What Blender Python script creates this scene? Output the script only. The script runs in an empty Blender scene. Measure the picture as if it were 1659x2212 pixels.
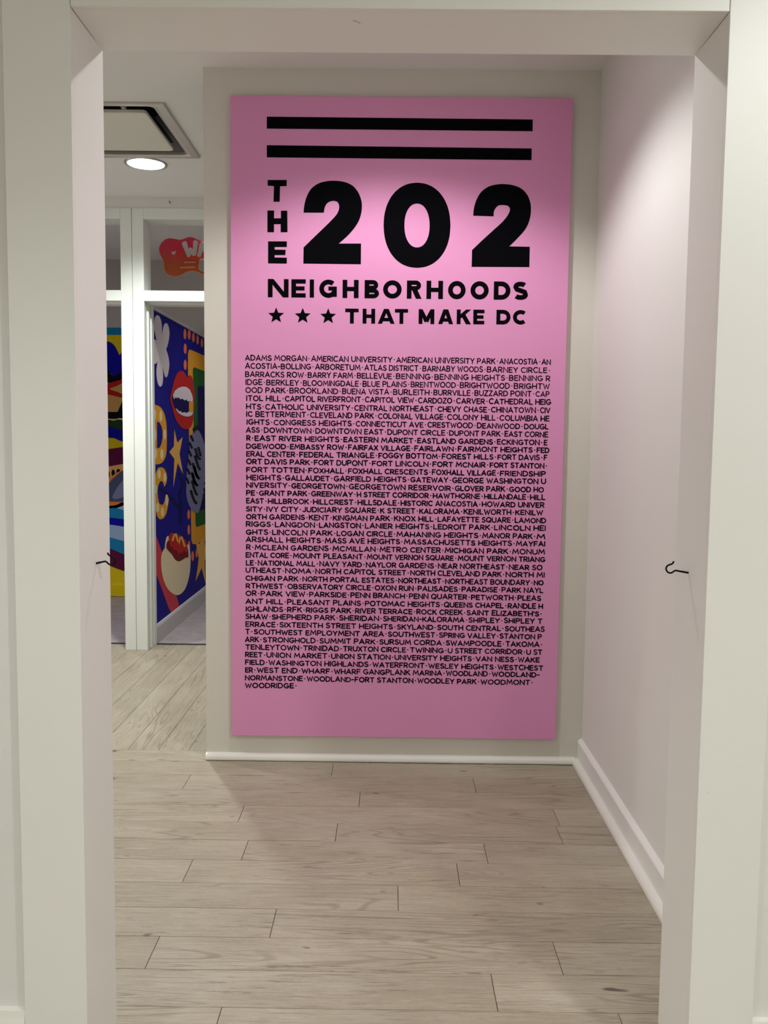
import bpy, bmesh, math, random
from mathutils import Vector, Matrix

random.seed(202)
C = bpy.context.scene.collection
SC = bpy.context.scene

# ------------------------------------------------------------------ camera
cam_data = bpy.data.cameras.new('camera')
cam_data.sensor_fit = 'AUTO'
cam_data.sensor_width = 36.0
cam_data.lens = 1899.06 / 2212 * 36.0
cam_data.clip_start = 0.05
cam = bpy.data.objects.new('camera', cam_data)
C.objects.link(cam)
pitch, yaw, roll = 0.08099, 0.005794, 0.011017
fw = Vector((-math.sin(yaw)*math.cos(pitch), math.cos(yaw)*math.cos(pitch), -math.sin(pitch)))
rt = Vector((math.cos(yaw), math.sin(yaw), 0))
up = rt.cross(fw)
cr, sr = math.cos(roll), math.sin(roll)
Rx, Ux = rt*cr + up*sr, -rt*sr + up*cr
rot = Matrix((Rx, Ux, -fw)).transposed()
cam.matrix_world = Matrix.Translation((0, 0, 1.5)) @ rot.to_4x4()
SC.camera = cam

# ------------------------------------------------------------------ world, exposure
w = bpy.data.worlds.new('world'); SC.world = w
w.use_nodes = True
w.node_tree.nodes['Background'].inputs[0].default_value = (1.0, 0.97, 0.93, 1)
w.node_tree.nodes['Background'].inputs[1].default_value = 0.0
SC.view_settings.view_transform = 'Standard'
SC.view_settings.look = 'None'
SC.view_settings.gamma = 1.0
SC.view_settings.use_curve_mapping = False
SC.view_settings.exposure = 0.27

# lamp powers (the spots themselves are made in the lamp builder further down)
LAMPS = {
    #  name            x      y      z     watts  cone  blend radius colour
    'alcove':   (-0.02, 3.08, 3.12,  50,  133, 0.42, 0.035, (1.0, 0.975, 0.965)),
    'corridor': (-1.476, 5.391, 3.12, 150, 136, 1.00, 0.060, (0.95, 1.0, 0.97)),
    'hall':     (-2.35, 3.45, 3.12, 50,  140, 0.50, 0.060, (1.0, 0.99, 0.97)),  # unseen lamp, added to lift the ambient light in the hall
    'hall_fill':   (-2.75, 5.00, 3.12,  75,  140, 0.50, 0.060, (1.0, 0.99, 0.96)),  # another unseen lamp put in as hall fill
    'room_a':   (1.35,  0.55, 3.12,  85,  152, 0.45, 0.070, (0.975, 1.0, 0.965)),
    'room_b':   (-1.45, 0.10, 3.12,  54,  126, 0.50, 0.070, (0.975, 1.0, 0.965)),
    'room_fill_r':   (1.00, -1.90, 3.12, 108,  150, 0.60, 0.070, (0.975, 1.0, 0.965)),  # unseen lamp added to light the doorway wall more evenly
    'room_fill_l':   (-1.00, -1.90, 3.12, 66, 150, 0.60, 0.070, (0.975, 1.0, 0.965)),  # left-hand partner, likewise added as fill from behind
    'mural_a':  (-0.75, 7.30, 3.12,  29,  118, 0.60, 0.070, (0.98, 0.95, 1.0)),
    'mural_b':  (-2.55, 6.95, 3.12,  26,   80, 0.60, 0.070, (0.93, 0.86, 1.0)),
}

# ------------------------------------------------------------------ measures (metres)
YN, YF, ZT = 1.8906, 2.1002, 2.388            # doorway: front face, back face, head
XL, XR = -0.672, 0.690
ZC = 3.134                                    # ceiling
YB, XB, XW = 4.0204, -0.8441, 0.913           # poster wall, its free end, right wall
YP = 3.9904                                   # poster front face
YD, YD2 = 6.12, 6.30                          # glazed-front partition
YFAR = 8.234
XDIV = -1.70

# ------------------------------------------------------------------ helpers
def tag(o, label=None, cat=None, group=None, kind=None):
    if label: o['label'] = label
    if cat: o['category'] = cat
    if group: o['group'] = group
    if kind: o['kind'] = kind
    return o

def empty(name, loc):
    o = bpy.data.objects.new(name, None)
    o.empty_display_size = 0.1
    o.location = loc
    C.objects.link(o)
    return o

def mesh_obj(name, verts, faces, mat, parent=None, origin=None, smooth=False):
    """verts are given in world coordinates; a child keeps them relative to its parent's origin"""
    base = Vector((0, 0, 0))
    p = parent
    while p is not None:
        base = base + p.location
        p = p.parent
    org = Vector(origin) if origin is not None else (Vector((0, 0, 0)) if parent is None else base)
    me = bpy.data.meshes.new(name)
    me.from_pydata([tuple(Vector(v) - org) for v in verts], [], faces)
    me.update()
    if mat: me.materials.append(mat)
    if smooth:
        for f in me.polygons: f.use_smooth = True
    o = bpy.data.objects.new(name, me)
    o.location = org - base
    if parent is not None: o.parent = parent
    C.objects.link(o)
    return o

def bm_obj(name, bm, mat, parent=None, origin=None, smooth=False):
    bm.verts.index_update()
    v = [x.co.copy() for x in bm.verts]
    f = [[q.index for q in x.verts] for x in bm.faces]
    bm.free()
    return mesh_obj(name, v, f, mat, parent, origin, smooth)

def add_box(bm, x0, x1, y0, y1, z0, z1):
    vs = [bm.verts.new(p) for p in ((x0,y0,z0),(x1,y0,z0),(x1,y1,z0),(x0,y1,z0),(x0,y0,z1),(x1,y0,z1),(x1,y1,z1),(x0,y1,z1))]
    for q in ((3,2,1,0),(4,5,6,7),(0,1,5,4),(1,2,6,5),(2,3,7,6),(3,0,4,7)):
        bm.faces.new([vs[i] for i in q])

def box(name, x0, x1, y0, y1, z0, z1, mat, parent=None, origin=None, bevel=0.0, seg=2):
    bm = bmesh.new()
    add_box(bm, x0, x1, y0, y1, z0, z1)
    if bevel:
        bmesh.ops.bevel(bm, geom=bm.edges[:], offset=bevel, segments=seg, affect='EDGES', profile=0.5)
    return bm_obj(name, bm, mat, parent, origin)

def boxes(name, lst, mat, parent=None, origin=None):
    bm = bmesh.new()
    for b in lst: add_box(bm, *b)
    return bm_obj(name, bm, mat, parent, origin)

def extrude_profile(name, prof, p0, p1, axis_u, mat, parent=None, smooth=False):
    """prof: list of (u, z); swept from p0 to p1 along the floor, u measured along axis_u"""
    n = len(prof); v = []
    for p in (p0, p1):
        for u, z in prof:
            v.append(Vector(p) + Vector(axis_u)*u + Vector((0, 0, z)))
    f = [(i, (i+1) % n, n+(i+1) % n, n+i) for i in range(n)]
    f += [tuple(range(n))[::-1], tuple(range(n, 2*n))]
    return mesh_obj(name, v, f, mat, parent)

def catmull(pts, sub=4):
    n = len(pts); out = []
    for i in range(n):
        p0, p1, p2, p3 = (Vector(pts[(i+k-1) % n]) for k in range(4))
        for s in range(sub):
            t = s/sub
            out.append(0.5*((2*p1) + (p2-p0)*t + (2*p0-5*p1+4*p2-p3)*t*t + (3*p1-p0-3*p2+p3)*t*t*t))
    return out

def flat_shape(name, pts2, to3, mat, parent):
    """one flat painted patch: pts2 in the surface's own two coordinates"""
    bm = bmesh.new()
    vs = [bm.verts.new(to3(p[0], p[1])) for p in pts2]
    fc = bm.faces.new(vs)
    fc.normal_update()
    bmesh.ops.triangulate(bm, faces=bm.faces[:])
    return bm_obj(name, bm, mat, parent)

def ring_shape(name, outer, inner, to3, mat, parent):
    """outer and inner loops with evenly spread points, bridged"""
    n = 72
    def res(l):
        l = [Vector(p) for p in l]; m = len(l); o = []
        for k in range(n):
            t = k*m/n; i = int(t); o.append(l[i % m].lerp(l[(i+1) % m], t-i))
        return o
    a, b = res(outer), res(inner)
    v = [to3(p[0], p[1]) for p in a] + [to3(p[0], p[1]) for p in b]
    f = [(i, (i+1) % n, n+(i+1) % n, n+i) for i in range(n)]
    return mesh_obj(name, v, f, mat, parent)

def ribbon(pts, hw, cap=None, closed=False):
    """flat stroke along 2-D points; cap 'round' adds half discs. Returns verts, faces"""
    p = [Vector(q) for q in pts]; n = len(p); v = []; f = []
    for i in range(n):
        if closed: a, b = p[i-1], p[(i+1) % n]
        else: a, b = p[max(i-1, 0)], p[min(i+1, n-1)]
        d1 = (p[i]-a); d2 = (b-p[i])
        if d1.length < 1e-9: d1 = d2
        if d2.length < 1e-9: d2 = d1
        d1 = d1.normalized(); d2 = d2.normalized()
        t = d1+d2
        t = t.normalized() if t.length > 1e-6 else d1
        nn = Vector((-t.y, t.x))
        m = hw/max(0.45, nn.dot(Vector((-d1.y, d1.x))))
        v += [p[i]+nn*m, p[i]-nn*m]
    r = n if closed else n-1
    for i in range(r):
        j = (i+1) % n
        f.append((2*i, 2*i+1, 2*j+1, 2*j))
    if cap == 'round' and not closed:
        for e, (c, o) in enumerate(((p[0], p[0]-p[1]), (p[-1], p[-1]-p[-2]))):
            o = o.normalized(); s = Vector((-o.y, o.x)); k0 = len(v)
            for k in range(6):
                a = math.pi*k/5
                v.append(c + s*hw*math.cos(a) + o*hw*math.sin(a))
            f.append(tuple(range(k0, k0+6))[::-1])
    return v, f

def tube(name, pts, r, mat, parent=None, origin=None, sides=10):
    p = [Vector(q) for q in pts]; n = len(p); v = []; f = []
    ref = None
    for i in range(n):
        t = (p[min(i+1, n-1)]-p[max(i-1, 0)]).normalized()
        if ref is None:
            ref = Vector((0, 1, 0)) if abs(t.y) < 0.9 else Vector((1, 0, 0))
        a = (ref - t*ref.dot(t)).normalized(); ref = a
        b = t.cross(a)
        for k in range(sides):
            g = 2*math.pi*k/sides
            v.append(p[i] + a*r*math.cos(g) + b*r*math.sin(g))
    for i in range(n-1):
        for k in range(sides):
            k2 = (k+1) % sides
            f.append((i*sides+k, i*sides+k2, (i+1)*sides+k2, (i+1)*sides+k))
    f += [tuple(range(sides))[::-1], tuple(range((n-1)*sides, n*sides))]
    return mesh_obj(name, v, f, mat, parent, origin, smooth=True)

def smooth_path(pts, sub=5):
    q = [Vector(p) for p in pts]
    q = [q[0]*2-q[1]] + q + [q[-1]*2-q[-2]]; out = []
    for i in range(1, len(q)-2):
        for s in range(sub):
            t = s/sub; p0, p1, p2, p3 = q[i-1:i+3]
            out.append(0.5*((2*p1) + (p2-p0)*t + (2*p0-5*p1+4*p2-p3)*t*t + (3*p1-p0-3*p2+p3)*t*t*t))
    return out + [q[-2]]

# ------------------------------------------------------------------ materials
def lin(c):
    return tuple(((x/255)/12.92 if x/255 <= 0.04045 else ((x/255+0.055)/1.055)**2.4) for x in c)

def new_mat(name):
    m = bpy.data.materials.new(name); m.use_nodes = True
    nt = m.node_tree
    return m, nt, nt.nodes['Principled BSDF']

def paint(name, col, rough=0.55, bump=0.12, scale=420, var=0.03, spec=0.35):
    """painted surface: slight tone drift and roller stipple"""
    m, nt, b = new_mat(name)
    N, Lk = nt.nodes, nt.links
    tc = N.new('ShaderNodeTexCoord')
    n1 = N.new('ShaderNodeTexNoise'); n1.inputs['Scale'].default_value = 2.3; n1.inputs['Detail'].default_value = 4
    Lk.new(tc.outputs['Object'], n1.inputs['Vector'])
    mx = N.new('ShaderNodeMix'); mx.data_type = 'RGBA'
    mx.inputs[6].default_value = tuple(max(0, x*(1-var)) for x in col)+(1,)
    mx.inputs[7].default_value = tuple(min(1, x*(1+var)) for x in col)+(1,)
    Lk.new(n1.outputs['Fac'], mx.inputs[0]); Lk.new(mx.outputs[2], b.inputs['Base Color'])
    b.inputs['Roughness'].default_value = rough
    b.inputs['Specular IOR Level'].default_value = spec
    if bump:
        n2 = N.new('ShaderNodeTexNoise'); n2.inputs['Scale'].default_value = scale; n2.inputs['Detail'].default_value = 2
        Lk.new(tc.outputs['Object'], n2.inputs['Vector'])
        bp = N.new('ShaderNodeBump'); bp.inputs['Strength'].default_value = bump; bp.inputs['Distance'].default_value = 0.001
        Lk.new(n2.outputs['Fac'], bp.inputs['Height']); Lk.new(bp.outputs['Normal'], b.inputs['Normal'])
    return m

def plain(name, col, rough=0.5, metal=0.0, spec=0.4):
    m, nt, b = new_mat(name)
    N, Lk = nt.nodes, nt.links
    tc = N.new('ShaderNodeTexCoord')
    n1 = N.new('ShaderNodeTexNoise'); n1.inputs['Scale'].default_value = 30
    Lk.new(tc.outputs['Object'], n1.inputs['Vector'])
    mr = N.new('ShaderNodeMapRange'); mr.inputs[3].default_value = max(0.03, rough-0.06); mr.inputs[4].default_value = min(1, rough+0.06)
    Lk.new(n1.outputs['Fac'], mr.inputs[0]); Lk.new(mr.outputs[0], b.inputs['Roughness'])
    b.inputs['Base Color'].default_value = tuple(col)+(1,)
    b.inputs['Metallic'].default_value = metal
    b.inputs['Specular IOR Level'].default_value = spec
    return m

def emit(name, col, strength):
    m = bpy.data.materials.new(name); m.use_nodes = True
    nt = m.node_tree; nt.nodes.clear()
    e = nt.nodes.new('ShaderNodeEmission'); o = nt.nodes.new('ShaderNodeOutputMaterial')
    e.inputs[0].default_value = tuple(col)+(1,); e.inputs[1].default_value = strength
    nt.links.new(e.outputs[0], o.inputs[0])
    return m

def wood():
    """white-washed oak: grain runs along each plank's own X axis, every plank takes its own piece of it"""
    m, nt, b = new_mat('washed_oak')
    N, Lk = nt.nodes, nt.links
    tc = N.new('ShaderNodeTexCoord'); oi = N.new('ShaderNodeObjectInfo')
    off = N.new('ShaderNodeVectorMath'); off.operation = 'SCALE'; off.inputs[0].default_value = (37.0, 19.0, 53.0)
    Lk.new(oi.outputs['Random'], off.inputs['Scale'])
    ad = N.new('ShaderNodeVectorMath'); ad.operation = 'ADD'
    Lk.new(tc.outputs['Object'], ad.inputs[0]); Lk.new(off.outputs[0], ad.inputs[1])
    def noise(sx, sy, scale, detail=4, rough=0.55, dist=0.0):
        mp = N.new('ShaderNodeMapping'); mp.inputs['Scale'].default_value = (sx, sy, 1)
        Lk.new(ad.outputs[0], mp.inputs['Vector'])
        n = N.new('ShaderNodeTexNoise'); n.inputs['Scale'].default_value = scale
        n.inputs['Detail'].default_value = detail; n.inputs['Roughness'].default_value = rough; n.inputs['Distortion'].default_value = dist
        Lk.new(mp.outputs[0], n.inputs['Vector'])
        return n.outputs['Fac']
    def math_(op, a, bb=None, clamp=False):
        k = N.new('ShaderNodeMath'); k.operation = op; k.use_clamp = clamp
        for i, x in enumerate((a, bb)):
            if x is None: continue
            if isinstance(x, (int, float)): k.inputs[i].default_value = x
            else: Lk.new(x, k.inputs[i])
        return k.outputs[0]
    def rng(x, a0, a1, b0, b1):
        r = N.new('ShaderNodeMapRange'); Lk.new(x, r.inputs[0])
        for i, q in enumerate((a0, a1, b0, b1)): r.inputs[1+i].default_value = q
        return r.outputs[0]
    def mix(f, c1, c2, mode='MIX'):
        k = N.new('ShaderNodeMix'); k.data_type = 'RGBA'; k.blend_type = mode
        if isinstance(f, (int, float)): k.inputs[0].default_value = f
        else: Lk.new(f, k.inputs[0])
        for i, c in ((6, c1), (7, c2)):
            if isinstance(c, tuple): k.inputs[i].default_value = c+(1,)
            else: Lk.new(c, k.inputs[i])
        return k.outputs[2]
    contour = noise(0.55, 5.0, 1.3, 2, 0.4, 0.5)              # smooth field whose contours make the cathedral figure
    rings = math_('SINE', math_('MULTIPLY', contour, 120.0))
    ringl = rng(rings, 0.55, 1.0, 0.0, 1.0)
    patch = rng(noise(0.8, 2.2, 1.7, 3), 0.46, 0.62, 0.0, 1.0)
    figure = math_('MULTIPLY', ringl, patch)
    pores = rng(noise(5.0, 190.0, 1.0, 3, 0.7), 0.54, 0.72, 0.0, 1.0)
    streak = noise(1.1, 34.0, 1.0, 5, 0.6)
    wash = rng(noise(1.3, 3.6, 1.4, 5, 0.6), 0.42, 0.70, 0.0, 1.0)
    scuff = math_('MULTIPLY', rng(noise(4.0, 46.0, 1.3, 6, 0.75), 0.56, 0.66, 0.0, 1.0), rng(noise(1.0, 2.0, 1.1, 2), 0.50, 0.64, 0.0, 1.0))
    knot = rng(noise(7.0, 15.0, 1.0, 1), 0.75, 0.79, 0.0, 1.0)
    c = mix(streak, (0.335, 0.284, 0.198), (0.425, 0.374, 0.278))
    c = mix(math_('MULTIPLY', wash, 0.55), c, (0.575, 0.530, 0.440))
    dust = noise(60.0, 150.0, 1.0, 3, 0.8)
    c = mix(0.22, c, mix(dust, (0.14, 0.11, 0.075), (0.70, 0.62, 0.49)))
    blotch = rng(noise(2.2, 7.0, 1.0, 6, 0.7), 0.38, 0.62, 0.0, 1.0)
    c = mix(math_('MULTIPLY', blotch, 0.20), c, (0.25, 0.20, 0.135))
    fleck = rng(noise(9.0, 260.0, 1.0, 4, 0.8), 0.56, 0.68, 0.0, 1.0)      # lime left in the pores
    c = mix(math_('MULTIPLY', fleck, 0.50), c, (0.70, 0.66, 0.58))
    c = mix(math_('MULTIPLY', figure, 0.62), c, (0.215, 0.165, 0.115))
    c = mix(math_('MULTIPLY', pores, 0.72), c, (0.205, 0.165, 0.12))
    c = mix(math_('MULTIPLY', scuff, 0.85), c, (0.165, 0.135, 0.105))
    c = mix(math_('MULTIPLY', knot, 0.85), c, (0.060, 0.042, 0.030))
    tone = rng(oi.outputs['Random'], 0, 1, 0.965, 1.03)
    sc = N.new('ShaderNodeVectorMath'); sc.operation = 'SCALE'
    Lk.new(c, sc.inputs[0]); Lk.new(tone, sc.inputs['Scale'])
    Lk.new(sc.outputs[0], b.inputs['Base Color'])
    Lk.new(rng(streak, 0.3, 0.7, 0.36, 0.52), b.inputs['Roughness'])
    b.inputs['Specular IOR Level'].default_value = 0.45
    h = math_('ADD', math_('MULTIPLY', pores, -0.6), math_('MULTIPLY', streak, 0.5))
    bp = N.new('ShaderNodeBump'); bp.inputs['Strength'].default_value = 0.18; bp.inputs['Distance'].default_value = 0.0015
    Lk.new(h, bp.inputs['Height']); Lk.new(bp.outputs['Normal'], b.inputs['Normal'])
    return m

def concrete():
    m, nt, b = new_mat('grey_lilac_floor')
    N, Lk = nt.nodes, nt.links
    tc = N.new('ShaderNodeTexCoord')
    n = N.new('ShaderNodeTexNoise'); n.inputs['Scale'].default_value = 9; n.inputs['Detail'].default_value = 8; n.inputs['Roughness'].default_value = 0.65
    Lk.new(tc.outputs['Object'], n.inputs['Vector'])
    r = N.new('ShaderNodeValToRGB')
    r.color_ramp.elements[0].position = 0.3; r.color_ramp.elements[0].color = (0.29, 0.255, 0.26, 1)
    r.color_ramp.elements[1].position = 0.72; r.color_ramp.elements[1].color = (0.47, 0.425, 0.44, 1)
    Lk.new(n.outputs['Fac'], r.inputs[0]); Lk.new(r.outputs[0], b.inputs['Base Color'])
    b.inputs['Roughness'].default_value = 0.42
    return m

def acrylic():
    """tinted sheet, pink at the top running to orange below"""
    m = bpy.data.materials.new('pink_orange_acrylic'); m.use_nodes = True
    nt = m.node_tree; N, Lk = nt.nodes, nt.links; N.clear()
    tc = N.new('ShaderNodeTexCoord'); sp = N.new('ShaderNodeSeparateXYZ')
    Lk.new(tc.outputs['Generated'], sp.inputs[0])
    r1 = N.new('ShaderNodeValToRGB'); r2 = N.new('ShaderNodeValToRGB')
    for r, a, c in ((r1, (0.66, 0.17, 0.02), (0.84, 0.05, 0.17)), (r2, (1.0, 0.42, 0.10), (1.0, 0.22, 0.33))):
        r.color_ramp.elements[0].position = 0.25; r.color_ramp.elements[0].color = a+(1,)
        r.color_ramp.elements[1].position = 0.75; r.color_ramp.elements[1].color = c+(1,)
        Lk.new(sp.outputs['Z'], r.inputs[0])
    d = N.new('ShaderNodeBsdfDiffuse'); t = N.new('ShaderNodeBsdfTransparent'); g = N.new('ShaderNodeBsdfGlossy')
    tl = N.new('ShaderNodeBsdfTranslucent')
    g.inputs['Roughness'].default_value = 0.08
    Lk.new(r1.outputs[0], d.inputs[0]); Lk.new(r1.outputs[0], tl.inputs[0]); Lk.new(r2.outputs[0], t.inputs[0])
    m0 = N.new('ShaderNodeMixShader'); m0.inputs[0].default_value = 0.5
    Lk.new(d.outputs[0], m0.inputs[1]); Lk.new(tl.outputs[0], m0.inputs[2])
    m1 = N.new('ShaderNodeMixShader'); m1.inputs[0].default_value = 0.58
    Lk.new(m0.outputs[0], m1.inputs[1]); Lk.new(t.outputs[0], m1.inputs[2])
    m2 = N.new('ShaderNodeMixShader'); m2.inputs[0].default_value = 0.04
    Lk.new(m1.outputs[0], m2.inputs[1]); Lk.new(g.outputs[0], m2.inputs[2])
    o = N.new('ShaderNodeOutputMaterial'); Lk.new(m2.outputs[0], o.inputs[0])
    return m

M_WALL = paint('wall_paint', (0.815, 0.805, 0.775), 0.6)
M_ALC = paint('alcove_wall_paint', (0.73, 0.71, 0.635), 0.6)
M_TRIM = paint('trim_gloss_paint', (0.87, 0.862, 0.83), 0.4, 0.08, 160, 0.02, 0.45)
M_SHOE = paint('moulding_paint', (0.86, 0.85, 0.79), 0.32, 0.25, 90, 0.02, 0.5)
M_CEIL = paint('ceiling_paint', (0.84, 0.82, 0.80), 0.8, 0.1)
M_FRONT = paint('partition_paint', (0.80, 0.82, 0.78), 0.45, 0.08, 160)
M_GAP = plain('floor_gap', (0.035, 0.028, 0.022), 0.9)
M_WOOD = wood()
M_CONC = concrete()
M_PINK = paint('pink_poster_paint', lin((230, 154, 202)), 0.6, 0.10, 500, 0.02)
M_BLACK = paint('black_lettering_paint', (0.0022, 0.0022, 0.0034), 0.8, 0.0, 100, 0.05, 0.03)
M_HOOK = plain('black_coated_steel', (0.003, 0.003, 0.0035), 0.55, 0.0, 0.12)
M_STEEL = plain('vent_frame_metal', (0.60, 0.56, 0.52), 0.38, 0.55)
M_PLATE = paint('vent_face_paint', (0.78, 0.75, 0.66), 0.5, 0.05)
M_DUCT = plain('vent_throat_metal', (0.10, 0.095, 0.10), 0.35, 0.6)
M_DARK = plain('duct_shade', (0.004, 0.004, 0.005), 0.9)
M_CHROME = plain('lamp_trim', (0.55, 0.53, 0.51), 0.25, 0.7)
M_LENS = emit('lamp_lens', (0.93, 0.98, 1.0), 9.0)
M_RUBBER = plain('threshold_strip', (0.035, 0.034, 0.036), 0.6)
M_ACRYL = acrylic()
M_ACEDGE = plain('acrylic_edge_glow', (0.80, 0.26, 0.16), 0.3)  # lighter colour paints the glow along the sheet's edges
M_LINE = plain('nylon_line', (0.85, 0.83, 0.82), 0.3)
M_BBDIV = paint('grey_baseboard_paint', (0.56, 0.53, 0.54), 0.4, 0.05)
PC = {
    'navy': lin((6, 5, 78)), 'blue': lin((14, 12, 132)), 'blue2': lin((14, 8, 160)), 'white': lin((226, 216, 222)),
    'coral': lin((236, 120, 74)), 'mustard': lin((226, 158, 44)), 'green': lin((30, 92, 38)),
    'lipred': lin((190, 34, 34)), 'maroon': lin((118, 20, 26)), 'red': lin((206, 64, 74)), 'cream': lin((232, 214, 160)),
    'cream2': lin((236, 218, 180)), 'gold': lin((230, 176, 84)), 'slate': lin((122, 126, 160)), 'slate2': lin((74, 82, 106)),
    'dark': lin((9, 7, 72)), 'black': lin((5, 5, 9)), 'teal': lin((26, 130, 178)), 'yellow': lin((226, 200, 26)),
    'tan': lin((214, 164, 96)), 'leaf': lin((34, 62, 30)), 'plum': lin((96, 18, 62)), 'peach': lin((232, 176, 104)),
    'orange': lin((226, 128, 60)), 'sky': lin((156, 184, 212)),
}
PM = {k: paint('mural_'+k, v, 0.6, 0.06, 300, 0.03, 0.10) for k, v in PC.items()}

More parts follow.
